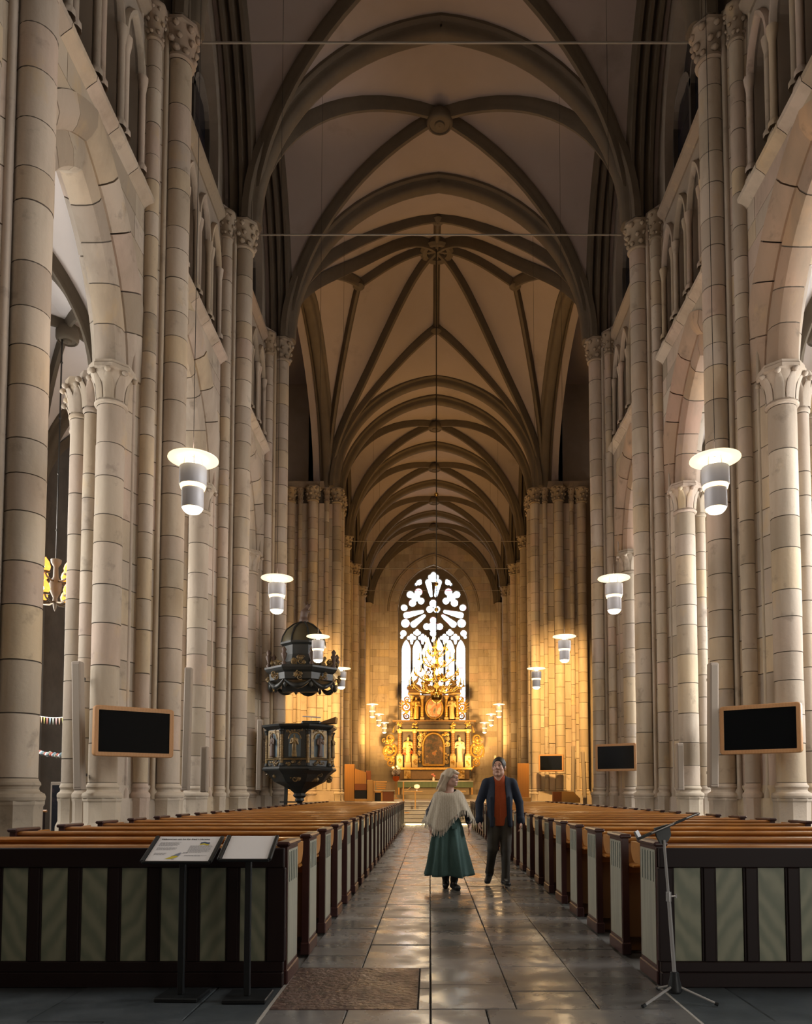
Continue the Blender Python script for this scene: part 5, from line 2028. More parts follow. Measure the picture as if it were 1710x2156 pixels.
def painting_mat(name, cols, sc):
    m = bpy.data.materials.new(name)
    m.use_nodes = True
    N, L = m.node_tree.nodes, m.node_tree.links
    geo = N.new('ShaderNodeNewGeometry')
    tn = N.new('ShaderNodeTexNoise')
    tn.inputs['Scale'].default_value = sc
    tn.inputs['Detail'].default_value = 3
    L.new(geo.outputs['Position'], tn.inputs['Vector'])
    cr = N.new('ShaderNodeValToRGB')
    els = cr.color_ramp.elements
    while len(els) < len(cols):
        els.new(.5)
    for i, c in enumerate(cols):
        els[i].position = .3 + .4 * i / (len(cols) - 1)
        els[i].color = (*c, 1)
    L.new(tn.outputs['Fac'], cr.inputs[0])
    L.new(cr.outputs[0], N['Principled BSDF'].inputs['Base Color'])
    N['Principled BSDF'].inputs['Roughness'].default_value = .45
    M[name] = m


painting_mat('painting_lower', [(.02, .015, .01), (.05, .03, .015), (.13, .06, .02), (.05, .03, .02), (.34, .19, .06), (.40, .10, .03)], 2.2)
painting_mat('painting_upper', [(.10, .08, .06), (.30, .24, .16), (.45, .16, .06), (.40, .36, .30), (.55, .42, .12)], 2.4)


def statue_data(variant, matn):
    """standing robed figure 1 m tall"""
    f = Field((-.30, -.22, -.02), (.30, .22, 1.04), .022)
    s = 1 if variant == 0 else -1
    f.cap((0, 0, .04), (.02 * s, 0, .5), .13, .10, .05)
    f.cap((.05 * s, -.05, .06), (.03 * s, -.03, .45), .06, .05, .03)
    f.cap((0, 0, .48), (0, 0, .72), .10, .12, .05)
    f.cap((-.11, 0, .76), (.11, 0, .76), .055, .055, .04)
    f.cap((0, 0, .8), (0, -.01, .88), .04, .04, .02)
    f.ell((0.01 * s, -.015, .925), (.055, .065, .075), .02)
    f.cap((.14 * s, 0, .74), (.19 * s, -.05, .58), .05, .04, .03)
    f.cap((.19 * s, -.05, .58), (.05 * s, -.14, .62), .04, .035, .02)
    f.cap((-.14 * s, 0, .74), (-.17 * s, -.02, .55), .05, .042, .03)
    f.cap((-.17 * s, -.02, .55), (-.10 * s, -.13, .50 if variant == 0 else .72), .04, .03, .02)
    for q in (-.08, 0, .08):
        f.cap((q, -.10, .03), (q * .6, -.09, .5), .03, .02, .02)
    return f.data('statue', matn)


ST = {(v, m): statue_data(v, m) for v in (0, 1) for m in ('gold_pale', 'robe_white', 'robe_red', 'gold')}


def spiral(mb, cx, cz, r, a0, turns, w, y=0.0, sgn=1):
    pts, rs = [], []
    n = int(16 * turns)
    for k in range(n + 1):
        t = k / n
        a = a0 + sgn * 2 * PI * turns * t
        rr = r * (1 - .85 * t)
        pts.append((cx + rr * math.cos(a), y - .05 * t, cz + rr * math.sin(a)))
        rs.append(w * (1 - .55 * t))
    mb.tube(pts, rs, 6)


def carving(parent, x0, x1, z0, z1, y, n, seed, matn='gold', r=(.05, .11), name='carving'):
    rng = random.Random(seed)
    mb = MB()
    for _ in range(n):
        cx, cz = rng.uniform(x0, x1), rng.uniform(z0, z1)
        q = rng.uniform(*r)
        if rng.random() < .45:
            spiral(mb, cx, cz, q * 1.3, rng.uniform(0, 6), 1.3, q * .32, y, rng.choice((-1, 1)))
        else:
            mb.lathe([(.01, -q), (q * .8, -q * .5), (q, 0), (q * .7, q * .6), (.01, q)], 7, (cx, y, cz), cap=False, sy=.6)
    return tag(mb.obj(name, matn, parent, smooth=50), kind='stuff')


def twist_column(parent, x, y, z0, z1, r, matn='gold', base='gold_pale', name='column'):
    h = z1 - z0
    prof = []
    for k in range(33):
        t = k / 32
        prof.append((r * (1 + .13 * math.sin(t * 11 * 2 * PI)) * (1.06 - .12 * t), z0 + .08 * h + .78 * h * t))
    c = MB().lathe(prof, 10, (x, y, 0)).obj(name, matn, parent, smooth=60)
    MB().lathe([(r * 1.5, z0), (r * 1.5, z0 + .03 * h), (r * 1.1, z0 + .08 * h)], 12, (x, y, 0)).obj('base', base, c)
    MB().lathe([(r * 1.0, z0 + .86 * h), (r * 1.15, z0 + .89 * h), (r * 1.3, z0 + .94 * h), (r * 1.75, z0 + .98 * h), (r * 1.75, z1)], 10, (x, y, 0)).obj('capital', base, c)
    return c


AY = 58.6
altar = empty('altarpiece', (0, AY, 1.15))
tag(altar, 'carved baroque altarpiece of dark wood and gold in two storeys', 'altarpiece')


def ax(px, py, Y=AY):
    p = at(px, py, Y)
    return (p[0], p[2] - 1.15)


def abox(name, matn, x0, x1, y0, y1, d0, d1, b=.015):
    a, c = ax(x0, y1), ax(x1, y0)
    return MB().bbox(a[0], c[0], d0, d1, a[1], c[1], b).obj(name, matn, altar)


MB().bbox(ax(838, 1640)[0], ax(992, 1640)[0], -.1, .5, 0, ax(838, 1640)[1] + .02, .02).obj('plinth', 'wall_stone', altar)
abox('back_board', 'altar_dark', 838, 992, 1524, 1640, .25, .5)
abox('cornice', 'altar_brown', 827, 1002, 1517, 1520, -.45, .4)
abox('cornice', 'altar_dark', 833, 997, 1520, 1525, -.36, .4)
abox('frieze', 'altar_dark', 838, 992, 1525, 1536, -.15, .3)
abox('architrave', 'gold_pale', 838, 992, 1536, 1540, -.26, .3)
abox('lower_ledge', 'gold', 836, 994, 1616, 1621, -.42, .3)
abox('predella', 'altar_brown', 842, 988, 1621, 1641, -.22, .3)
for x in (858, 971):
    b_ = abox('predella_block', 'gold_pale', x - 7, x + 7, 1622, 1640, -.40, .1)
    q = ax(x, 1631)
    carving(b_, q[0] - .2, q[0] + .2, q[1] - .25, q[1] + .25, -.42, 8, x, 'gold')
for x in (842, 873.5, 953.5, 985):
    b_ = abox('pedestal', 'gold_pale', x - 6.5, x + 6.5, 1592, 1616, -.38, .1)
    q = ax(x, 1604)
    carving(b_, q[0] - .1, q[0] + .1, q[1] - .22, q[1] + .22, -.40, 6, int(x), 'gold')
    q0, q1 = ax(x, 1592), ax(x, 1536)
    twist_column(altar, q0[0], -.16, q0[1], q1[1], .155, 'altar_brown')
    carving(altar, q0[0] - .16, q0[0] + .16, ax(x, 1535)[1], ax(x, 1521)[1], -.40, 7, int(x) + 3, 'gold', name='frieze_carving')
# arched painting and its frame
xc = ax(913, 1600)[0]
za, zs_ = ax(913, 1611)[1], ax(913, 1570)[1]
hw, rise = .82, .98
pts = [(xc - hw, za), (xc + hw, za)] + [(xc + hw * math.cos(a), zs_ + rise * math.sin(a)) for a in np.linspace(0, PI, 20)]
n = len(pts)
m = MB()
m.add([(x, .18, z) for (x, z) in pts] + [(x, .24, z) for (x, z) in pts], [tuple(range(n)), tuple(range(n, 2 * n))[::-1]] + [(i, (i + 1) % n, n + (i + 1) % n, n + i) for i in range(n)])
m.obj('painting', 'painting_lower', altar)
m = MB()
ring = [(xc - hw, za)] + [(xc - hw * math.cos(a), zs_ + rise * math.sin(a)) for a in np.linspace(0, PI, 20)] + [(xc + hw, za)]
m.tube([(x, .12, z) for (x, z) in ring], .10, 8)
m.tube([(xc - hw, .12, za), (xc + hw, .12, za)], .10, 8)
m.obj('painting_frame', 'gold', altar, smooth=60)
for s in (-1, 1):
    carving(altar, xc + s * 1.04 - .1, xc + s * 1.04 + .1, za, zs_ + .9, .02, 16, 40 + s, 'gold_pale', (.08, .14))
    carving(altar, xc + s * .85 - .2, xc + s * .85 + .2, zs_ + .7, zs_ + 1.05, .05, 8, 60 + s, 'gold')
# statues of the lower storey on blocks
for (x, v, mt) in ((859, 0, 'gold_pale'), (968, 1, 'robe_white')):
    q = ax(x, 1606)
    place('statue', ST[(v, mt)], altar, (q[0], -.06, q[1]), (0, 0, 0), (2.0, 1.9, 2.02))
    if v == 0:
        place('robe', ST[(v, 'robe_red')], altar, (q[0] - .03, -.02, q[1]), (0, 0, .3), (2.0, 1.9, 1.25))
    abox('statue_block', 'gold_pale', x - 7, x + 7, 1605, 1617, -.28, .2)
# side wings of scrollwork
for s in (-1, 1):
    cxp = 819 if s < 0 else 1007
    q = ax(cxp, 1580)
    w = MB()
    spiral(w, q[0], q[1], .62, PI / 2 + s * .6, 2.0, .11, .2, s)
    spiral(w, q[0] - s * .05, q[1] + .95, .36, -PI / 2, 1.6, .09, .2, -s)
    spiral(w, q[0] - s * .10, q[1] - .95, .34, PI / 2, 1.6, .09, .2, s)
    w.tube([(q[0] - s * .3, .2, q[1] + 1.4), (q[0] - s * .42, .2, q[1] + 1.9)], [.1, .02], 6)
    w.tube([(q[0] - s * .35, .2, q[1] - 1.2), (q[0] - s * .55, .2, q[1] - 1.6)], [.12, .04], 6)
    wo = w.obj('scroll_wing', 'gold', altar, smooth=60)
    carving(wo, q[0] - .40, q[0] + .40, q[1] - .9, q[1] + .9, .16, 26, 70 + s, 'gold', (.08, .16))
# upper storey
abox('upper_back', 'altar_brown', 866, 963, 1462, 1518, .28, .45)
for x in (867, 889, 940, 963):
    q0, q1 = ax(x, 1517), ax(x, 1465)
    twist_column(altar, q0[0], -.05, q0[1] + .12, q1[1], .13, 'gold', 'gold_pale', 'upper_column')
    abox('upper_pedestal', 'gold_pale', x - 4.5, x + 4.5, 1511, 1518, -.28, .2)
for (x, v, mt) in ((876, 0, 'gold'), (951.5, 1, 'gold_pale')):
    q = ax(x, 1514)
    place('statue', ST[(v, mt)], altar, (q[0], -.22, q[1]), (0, 0, 0), (1.75, 1.6, 1.72))
q = ax(914.5, 1491)
m = MB().lathe([(.62, 0), (.62, .06)], 28, sy=1.24)
m.obj('oval_painting', 'painting_upper', altar, loc=(q[0], .10, q[1]), rot=(PI / 2, 0, 0))
m = MB().tube([(.66 * math.cos(a), 0, .82 * math.sin(a)) for a in np.linspace(0, 2 * PI, 33)], .075, 8, cap=False)
m.obj('oval_frame', 'gold', altar, smooth=60, loc=(q[0], .02, q[1]))
carving(altar, q[0] - .7, q[0] + .7, q[1] - 1.0, q[1] - .8, .0, 10, 91, 'gold')
for s in (-1, 1):
    x0 = 872 if s < 0 else 957
    abox('upper_entablature', 'gold_pale', x0 - 13, x0 + 13, 1459, 1463, -.30, .4)
    abox('upper_frieze', 'altar_brown', x0 - 12, x0 + 12, 1452, 1459, -.22, .4)
    abox('upper_cornice', 'altar_brown', x0 - 15, x0 + 15, 1447, 1452, -.38, .4)
    p = ax(x0 + s * 1, 1440)
    f = Field((-.6, -.25, -.35), (.6, .25, .55), .035)
    f.cap((-.4 * s, 0, -.2), (.0, 0, -.05), .12, .14, .05)
    f.cap((0, 0, -.05), (.28 * s * -1, 0, .28), .15, .11, .05)
    f.ell((-.34 * s, -.03, .44), (.09, .09, .10), .02)
    f.cap((-.2 * s, 0, .2), (.15 * s, -.1, .30), .05, .04, .03)
    f.cap((.4 * s * -1, 0, -.2), (-.52 * s, 0, -.3), .08, .05, .03)
    f.cap((-.05 * s, .1, .2), (.35 * s, .12, .42), .10, .03, .04, flat=((0, 1, 0), .4))
    f.obj('angel', 'gold_pale', altar, (p[0], 0, p[1]))
    # flaming scroll edges of the upper storey
    xs0 = 855 if s < 0 else 973
    q = ax(xs0, 1488)
    w = MB()
    spiral(w, q[0], q[1], .42, PI / 2, 1.8, .10, .25, s)
    spiral(w, q[0] - s * .06, q[1] - .72, .28, PI / 2, 1.5, .08, .25, -s)
    spiral(w, q[0] - s * .10, q[1] + .62, .24, -PI / 2, 1.5, .07, .25, s)
    for k in range(6):
        a = math.radians(-50 + 25 * k)
        w.tube([(q[0] + s * .3 * math.cos(a), .25, q[1] + .35 * math.sin(a)), (q[0] + s * .62 * math.cos(a), .25, q[1] + .62 * math.sin(a) + .12)], [.07, .01], 5)
    wo = w.obj('upper_wing', 'gold', altar, smooth=60)
    carving(wo, q[0] - .28, q[0] + .28, q[1] - .6, q[1] + .6, .22, 18, 80 + s, 'gold', (.06, .12))
# centre crest
q = ax(914.5, 1440)
MB().bbox(q[0] - .9, q[0] + .9, .1, .4, q[1] - .8, q[1] - .1, .05).obj('crest_base', 'gold', altar)
carving(altar, q[0] - .9, q[0] + .9, q[1] - .3, q[1] + 1.3, .1, 30, 95, 'gold', (.10, .2), 'crest')
place('statue', ST[(0, 'gold')], altar, (q[0], .05, q[1] + .3), (0, 0, 0), (1.3, 1.3, 1.5))

# altar table in front of it
t = empty('altar_table', (0, 57.0, 1.15))
tag(t, 'long altar table with white cloth and green frontal', 'altar')
a, b = at(837, 1644, 57.0), at(997, 1658, 57.0)
zt = a[2] - 1.15
MB().bbox(a[0], b[0], -.1, .9, zt - .06, zt, .01).obj('table_top', 'paper', t)
MB().bbox(a[0] + .03, b[0] - .03, -.06, .0, b[2] - 1.15, zt - .06, .01).obj('green_frontal', 'altar_cloth', t)
MB().bbox(a[0] + .3, b[0] - .3, .1, .8, -.0, zt - .06, .01).obj('stone_block', 'wall_stone', t)
for q in (a[0] + .1, b[0] - .1):
    MB().bbox(q - .06, q + .06, -.05, .07, 0, zt - .06, .01).obj('leg', 'oak_light', t)


def bouquet(x, y, z, s, matn, label, pot=None):
    r = empty('flower_vase', (x, y, z))
    tag(r, label, 'flowers')
    MB().lathe([(.05 * s, 0), (.10 * s, .06 * s), (.09 * s, .2 * s), (.06 * s, .28 * s), (.08 * s, .32 * s)], 12).obj('vase', pot or 'paper', r, smooth=50)
    rng = random.Random(int(x * 100) + 5)
    for k in range(11):
        a, q = rng.uniform(0, 6.28), rng.uniform(0, .2) * s
        rr = rng.uniform(.05, .09) * s
        MB().lathe([(.01, -rr), (rr, -rr * .2), (rr * .8, rr * .5), (.01, rr * .8)], 7, (q * math.cos(a), q * math.sin(a), (.40 + rng.uniform(-.06, .14)) * s), cap=False).obj('bloom', matn, r, smooth=60)


p = at(913, 1642, 57.3)
bouquet(p[0], 57.3, 1.15 + zt, .95, 'flower_pink', 'pink bouquet standing on the altar table')
p = at(834, 1650, 50.0)
r = empty('flower_stand', (p[0], 50.0, ZC))
tag(r, 'slim stand carrying an orange pot of white flowers beside the altar', 'stand')
zz = at(834, 1645, 50.0)[2] - ZC
MB().lathe([(.2, 0), (.2, .03), (.03, .06), (.03, zz)], 10).obj('pole', 'oak_light', r)
MB().lathe([(.1, zz), (.2, zz + .1), (.22, zz + .3), (.17, zz + .34)], 12).obj('pot', 'flower_orange', r, smooth=50)
rng = random.Random(8)
for k in range(16):
    a, q = rng.uniform(0, 6.28), rng.uniform(0, .3)
    hh = zz + .45 + rng.uniform(0, .55)
    rr = rng.uniform(.09, .15)
    MB().lathe([(.01, -rr), (rr, -rr * .2), (rr * .8, rr * .5), (.01, rr * .8)], 7, (q * math.cos(a), q * math.sin(a), hh), cap=False).obj('bloom', 'flower_white', r, smooth=60)
p = at(877, 1668, 32.3)
r = empty('candle_lantern', (p[0] + .02, 32.3, 3 * RISE + .152 + .782))
tag(r, 'small glowing lantern standing on the communion rail', 'lantern')
mat('lantern_glow', col=(1, .5, .25), emit=((1.0, .42, .16), 2.2))
MB().lathe([(.03, 0), (.015, .03), (.015, .09), (.05, .10)], 10).obj('foot', 'paper', r)
MB().lathe([(.05, .10), (.11, .13), (.12, .2), (.10, .25), (.03, .27)], 12).obj('shade', 'lantern_glow', r, smooth=50)

# ------------------------------------------------------------------ pulpit
mat('pulpit_black', col=(0.016, 0.020, 0.021), rough=0.42, noise=[(6, .5, (0.035, 0.03, 0.022))])
mat('pulpit_gold', col=(0.25, 0.165, 0.065), rough=0.45, metal=.3, noise=[(9, .7, (0.06, 0.045, 0.03))])
mat('niche_blue', col=(0.10, 0.14, 0.17), rough=.6)
mat('dome_bronze', col=(0.085, 0.070, 0.038), rough=.38, metal=.3)
mat('figure_dark', col=(0.085, 0.05, 0.035), rough=.5)
PX, PY_ = -4.44, 24.15
pul = empty('pulpit', (PX, PY_, 0))
tag(pul, 'black and gold carved baroque pulpit with saints in niches', 'pulpit')
O8 = PI / 8
R0 = 1.05
zb, zt_ = 2.02, 3.26
MB().lathe([(R0, zb), (R0, zt_)], 8, ang=O8).obj('body', 'pulpit_black', pul)
MB().lathe([(R0, zt_), (R0 * 1.06, zt_ + .04), (R0 * 1.14, zt_ + .10), (R0 * 1.16, zt_ + .16), (R0 * 1.10, zt_ + .17), (.9, zt_ + .17)], 8, ang=O8, cap=False).obj('cornice', 'pulpit_black', pul)
MB().lathe([(R0 * 1.12, zb - .02), (R0 * 1.14, zb + .03), (R0 * 1.10, zb + .09), (R0, zb + .12)], 8, ang=O8, cap=False).obj('lower_moulding', 'pulpit_black', pul)
MB().lathe([(R0 * 1.04, zb + .30), (R0 * 1.05, zb + .33), (R0, zb + .36)], 8, ang=O8, cap=False).obj('panel_ledge', 'pulpit_gold', pul)
MB().lathe([(R0 * 1.1, zb - .02), (R0 * .95, zb - .14), (R0 * .78, zb - .36), (R0 * .50, zb - .50), (R0 * .28, zb - .62), (.18, zb - .72), (.22, zb - .80), (.13, zb - .88), (.16, zb - .95), (.02, zb - 1.04)], 8, ang=O8, cap=False).obj('pendant', 'pulpit_black', pul)
st_small = statue_data(0, 'figure_dark')
st_small2 = statue_data(1, 'pulpit_gold')
col_mb = MB()
for k in range(25):
    pass
for k in range(8):
    a = 2 * PI * k / 8
    ca, sa = math.cos(a), math.sin(a)
    ap = R0 * math.cos(O8)
    # niche panel on each side
    pn_ = empty('panel', (ca * ap, sa * ap, 0), a + PI / 2)
    pn_.parent = pul
    w = .30
    pts = [(-w * .62, zb + .40), (w * .62, zb + .40)] + [(w * .62 * math.cos(t_), zt_ - .30 + .2 * math.sin(t_)) for t_ in np.linspace(0, PI, 10)]
    n = len(pts)
    MB().box(-w, w, -.02, .02, zb + .37, zt_ - .02).obj('field', 'pulpit_gold' if k % 2 else 'pulpit_black', pn_)
    MB().add([(x, -.024, z) for (x, z) in pts], [tuple(range(n))]).obj('niche', 'niche_blue', pn_)
    MB().tube([(x, -.03, z) for (x, z) in pts[2:]], .022, 6).obj('niche_arch', 'pulpit_gold', pn_)
    place('saint', st_small if k % 2 else st_small2, pn_, (0, -.07, zb + .40), (0, 0, 0), (.62, .5, .70))
    carving(pn_, -.24, .24, zb + .15, zb + .27, -.02, 9, 200 + k, 'pulpit_gold', (.025, .05))
    carving(pn_, -.24, .24, zt_ - .10, zt_ - .02, -.02, 8, 220 + k, 'pulpit_gold', (.02, .04))
    # corner columns
    a2 = a + O8
    x, y = math.cos(a2) * R0 * 1.0, math.sin(a2) * R0 * 1.0
    twist_column(pul, x, y, zb + .12, zt_, .055, 'pulpit_gold', 'pulpit_black', 'corner_column')
    # carved drops under the body
    carving(pul, math.cos(a) * .82 - .16, math.cos(a) * .82 + .16, zb - .30, zb - .08, math.sin(a) * .82, 8, 240 + k, 'pulpit_gold', (.04, .08), 'drop')
# book desk on the rim
d = MB()
d.hexa([(.62, -.55, zt_ + .18), (1.18, -.55, zt_ + .24), (1.18, -.05, zt_ + .24), (.62, -.05, zt_ + .18), (.62, -.55, zt_ + .22), (1.2, -.58, zt_ + .42), (1.2, -.02, zt_ + .42), (.62, -.05, zt_ + .22)])
d.obj('book_desk', 'altar_brown', pul)
MB().bbox(.15, .75, -.75, -.25, zt_ + .17, zt_ + .28, .04).obj('cushion', 'pulpit_black', pul)
MB().tube([(.42, -.5, zt_ + .26), (.42, -.5, zt_ + .42)], .01, 6).tube([(.15, -.5, zt_ + .44), (.72, -.5, zt_ + .40)], .02, 6).obj('reading_light', 'lamp_metal', pul)
# legs of the stair glimpsed below
st = empty('pulpit_stair', (-5.0, PY_ + .15, 0))
tag(st, 'dark wooden stair posts rising under the pulpit', 'stair')
for (q, w) in ((.0, .10), (.42, .16)):
    MB().hexa([(q, 0, 0), (q + w, 0, 0), (q + w, .1, 0), (q, .1, 0), (q + .05, 0, 1.75), (q + w + .05, 0, 1.75), (q + w + .05, .1, 1.75), (q + .05, .1, 1.75)]).obj('post', 'pulpit_black', st)
MB().box(-.1, .6, -.02, .12, 1.0, 1.04).obj('rail', 'iron', st)

# sounding board over it
can = empty('pulpit_canopy', (PX + .02, PY_ + .35, 4.62))
tag(can, 'domed black and gold sounding board hung over the pulpit', 'canopy')
RC = 1.08
MB().lathe([(RC * .92, .22), (RC, .26), (RC * 1.02, .46), (RC * 1.10, .52), (RC * 1.16, .60), (RC * 1.16, .66), (RC * 1.0, .70), (.6, .72)], 8, ang=O8, cap=True).obj('cornice', 'pulpit_black', can)
MB().lathe([(RC * .80, .70), (RC * .66, .86), (RC * .60, 1.10), (RC * .60, 1.40), (RC * .70, 1.46), (RC * .70, 1.52), (.2, 1.53)], 8, ang=O8, cap=False).obj('lantern', 'pulpit_black', can)
MB().lathe([(RC * .66, 1.52), (RC * .62, 1.72), (RC * .50, 1.95), (RC * .30, 2.13), (.10, 2.22), (.02, 2.25)], 16, cap=False).obj('dome', 'dome_bronze', can, smooth=50)
for k in range(8):
    a = 2 * PI * k / 8 + O8
    MB().tube([(math.cos(a) * RC * q_, math.sin(a) * RC * q_, z_) for (q_, z_) in ((.67, 1.52), (.63, 1.72), (.51, 1.96), (.31, 2.14), (.1, 2.24))], .03, 5).obj('dome_rib', 'pulpit_black', can)
    a = 2 * PI * k / 8
    c_, s_ = math.cos(a) * RC, math.sin(a) * RC
    fe = MB()
    ux, uy = -math.sin(a), math.cos(a)
    fe.tube([(c_ * .95 + ux * t_, s_ * .95 + uy * t_, .22 - .20 * math.cos(t_ / .40 * PI / 2)) for t_ in np.linspace(-.40, .40, 9)], [.03, .05, .07, .085, .09, .085, .07, .05, .03], 6)
    fe.obj('festoon', 'pulpit_black', can, smooth=60)
    carving(can, c_ * .98 - .14, c_ * .98 + .14, .28, .45, s_ * .98, 7, 300 + k, 'pulpit_gold', (.04, .075), 'frieze_carving')
    carving(can, c_ * .85 - .18, c_ * .85 + .18, .72, .98, s_ * .85, 9, 320 + k, 'pulpit_gold', (.04, .09), 'cresting')
    a = 2 * PI * k / 8 + O8
    MB().lathe([(.005, -.10), (.05, -.04), (.06, .02), (.03, .10), (.02, .16)], 8, (math.cos(a) * RC * .97, math.sin(a) * RC * .97, .08), cap=False).obj('drop', 'pulpit_black', can, smooth=60)
    MB().lathe([(.06, .68), (.08, .74), (.03, .80), (.07, .92), (.10, 1.02), (.05, 1.08), (.08, 1.16), (.01, 1.26)], 9, (math.cos(a) * RC * 1.04, math.sin(a) * RC * 1.04, 0), cap=False).obj('finial', 'figure_dark', can, smooth=60)
f = Field((-.35, -.3, 2.1), (.4, .3, 2.95), .02)
f.ell((0, 0, 2.28), (.15, .15, .12), .03)
f.cap((-.02, 0, 2.3), (.02, 0, 2.55), .12, .13, .05)
f.cap((.02, 0, 2.55), (.10, 0, 2.70), .10, .07, .04)
f.ell((.14, 0, 2.76), (.08, .07, .08), .02)
f.cap((.10, -.05, 2.60), (.22, -.1, 2.56), .04, .03, .02)
f.cap((.20, -.05, 2.6), (.24, -.05, 2.32), .012, .012, .005)
for q in (-.12, 0, .12):
    f.cap((.12 + q * .5, 0, 2.80), (.12 + q * 1.1, 0, 2.92), .02, .010, .01)
f.obj('finial_figure', 'figure_dark', can)
bk = MB().box(-.75, .45, .30, .48, .0, .72).obj('back_bracket', 'pulpit_black', can)

# ------------------------------------------------------------------ the two visitors
mat('skin_a', col=(0.60, 0.36, 0.27), rough=.5)
mat('skin_b', col=(0.60, 0.37, 0.29), rough=.5)
mat('lip', col=(0.38, 0.17, 0.135), rough=.45)
mat('eye_white', col=(0.62, 0.58, 0.55), rough=.25)
mat('iris', col=(0.03, 0.035, 0.04), rough=.2)
mat('hair_blonde', col=(0.62, 0.53, 0.40), rough=.5, wave=(14, 4, .7, (0.30, 0.23, 0.15), (3, 3, .35)))
mat('hair_dark', col=(0.030, 0.024, 0.020), rough=.5, noise=[(60, .5, (0.06, 0.05, 0.04))])
mat('poncho', col=(0.52, 0.47, 0.38), rough=.9, wave=(4.5, 5, .40, (0.30, 0.26, 0.19), (2.2, .3, 3.2)), noise=[(40, .4, (0.33, 0.29, 0.22))])
mat('poncho_fringe', col=(0.56, 0.50, 0.41), rough=.9)
mat('skirt_green', col=(0.042, 0.095, 0.088), rough=.8, noise=[(5, .5, (0.08, 0.15, 0.135), (1, 1, .35), (.5, .75)), (60, .3, (0.02, 0.05, 0.046))])
mat('blouse', col=(0.04, 0.045, 0.06), rough=.8, noise=[(45, .9, (0.45, 0.42, 0.42), (1, 1, 1), (.58, .64))])
mat('boot', col=(0.012, 0.012, 0.013), rough=.4)
mat('jacket_navy', col=(0.012, 0.020, 0.040), rough=.85, noise=[(50, .4, (0.022, 0.034, 0.06))])
mat('shirt_rust', col=(0.36, 0.065, 0.012), rough=.85, noise=[(60, .4, (0.24, 0.04, 0.008))])
mat('trousers', col=(0.045, 0.040, 0.032), rough=.85, noise=[(6, .5, (0.075, 0.065, 0.05))])
mat('shoe_black', col=(0.012, 0.013, 0.016), rough=.5)
mat('sole_white', col=(0.50, 0.50, 0.48), rough=.6)


def head_parts(f, H, s=1.0, female=False, ears=(1, 1)):
    R = H.to_3x3().to_4x4()
    P = lambda x, y, z: tuple(H @ Vector((x * s, y * s, z * s)))
    E = lambda c, r, k=.012, op='u': f.ell(P(*c), [q * s for q in r], k, op, rot=R)
    Cp = lambda a, b, r1, r2=None, k=.012, op='u': f.cap(P(*a), P(*b), r1 * s, (r2 if r2 else r1) * s, k, op)
    E((0, .018, .032), (.077, .096, .094), .0)
    E((0, -.022, -.045), (.060 if not female else .056, .072, .078), .03)
    Cp((-.036, -.012, -.074), (.036, -.012, -.074), .034 if not female else .029, None, .03)
    E((0, -.072, -.100), (.024, .020, .019), .02)
    Cp((-.034, -.080, .026), (.034, -.080, .026), .013, None, .018)
    Cp((0, -.090, .012), (0, -.112, -.026), .009, .0145, .012)
    for q in (-1, 1):
        E((q * .014, -.100, -.030), (.010, .010, .008), .008)
        E((q * .036, -.064, -.030), (.026, .024, .024), .02)
        E((q * .031, -.100, .006), (.017, .014, .010), .010, 'd')
        if ears[0 if q < 0 else 1]:
            E((q * .078, .012, -.004), (.011, .020, .032), .008)
    Cp((-.018, -.090, -.060), (.018, -.090, -.060), .008, None, .01)
    Cp((-.015, -.088, -.072), (.015, -.088, -.072), .009, None, .01)
    Cp((0, .022, -.07), (0, .035, -.20), .050 if not female else .043, .056 if not female else .047, .03)


def face_bits(parent, H, s=1.0, look=(0, 0)):
    R = H.to_euler()
    P = lambda x, y, z: tuple(H @ Vector((x * s, y * s, z * s)))
    for q in (-1, 1):
        e = MB()
        e.lathe([(.001, -.010), (.0095, -.006), (.0115, 0), (.0095, .006), (.001, .010)], 12, cap=False)
        o = e.obj('eye', 'eye_white', parent, smooth=60, loc=P(q * .031, -.0835, .006), rot=R)
        MB().lathe([(.001, .0026), (.005, .0020), (.0065, 0)], 10, cap=False).obj('iris', 'iris', o, smooth=60, loc=(look[0], -.0115, look[1]), rot=(PI / 2, 0, 0))
    m = MB().tube([P(-.024, -.0945, -.064), P(-.01, -.1005, -.0615), P(0, -.101, -.063), P(.01, -.1005, -.0615), P(.024, -.0945, -.064)], [.0015, .0034, .003, .0034, .0015], 6)
    m.tube([P(-.021, -.0935, -.069), P(0, -.1005, -.0725), P(.021, -.0935, -.069)], [.0015, .004, .0015], 6)
    m.obj('lips', 'lip', parent, smooth=60)


def hand(f, w, d, side, fwd, curl=.5, s=1.0):
    """hand hanging from wrist w along d; fwd: direction the palm's thumb edge faces; side: across the knuckles"""
    w, d, fwd, side = Vector(w), Vector(d).normalized(), Vector(fwd).normalized(), Vector(side).normalized()
    kn = w + d * .085 * s
    f.cap(w, w + d * .03 * s, .026 * s, .028 * s, .012)
    for q in (-.026, -.009, .009, .026):
        f.cap(w + d * .02 * s + fwd * q * .7 * s, kn + fwd * q * s, .015 * s, .0125 * s, .010)
    for q, L in ((.029, .066), (.010, .076), (-.009, .070), (-.027, .054)):
        b = kn + fwd * q * s
        d1 = (d + side * curl * .35).normalized()
        d2 = (d + side * curl * 1.1).normalized()
        m = b + d1 * L * .55 * s
        f.cap(b, m, .0095 * s, .0088 * s, .003)
        f.cap(m, m + d2 * L * .5 * s, .0088 * s, .0072 * s, .002)
    tb = w + d * .03 * s + fwd * .030 * s
    tm = tb + (d * .6 + fwd * .7 + side * .2).normalized() * .042 * s
    f.cap(tb, tm, .0135 * s, .0105 * s, .008)
    f.cap(tm, tm + (d + fwd * .25 + side * .3).normalized() * .034 * s, .0105 * s, .0085 * s, .003)


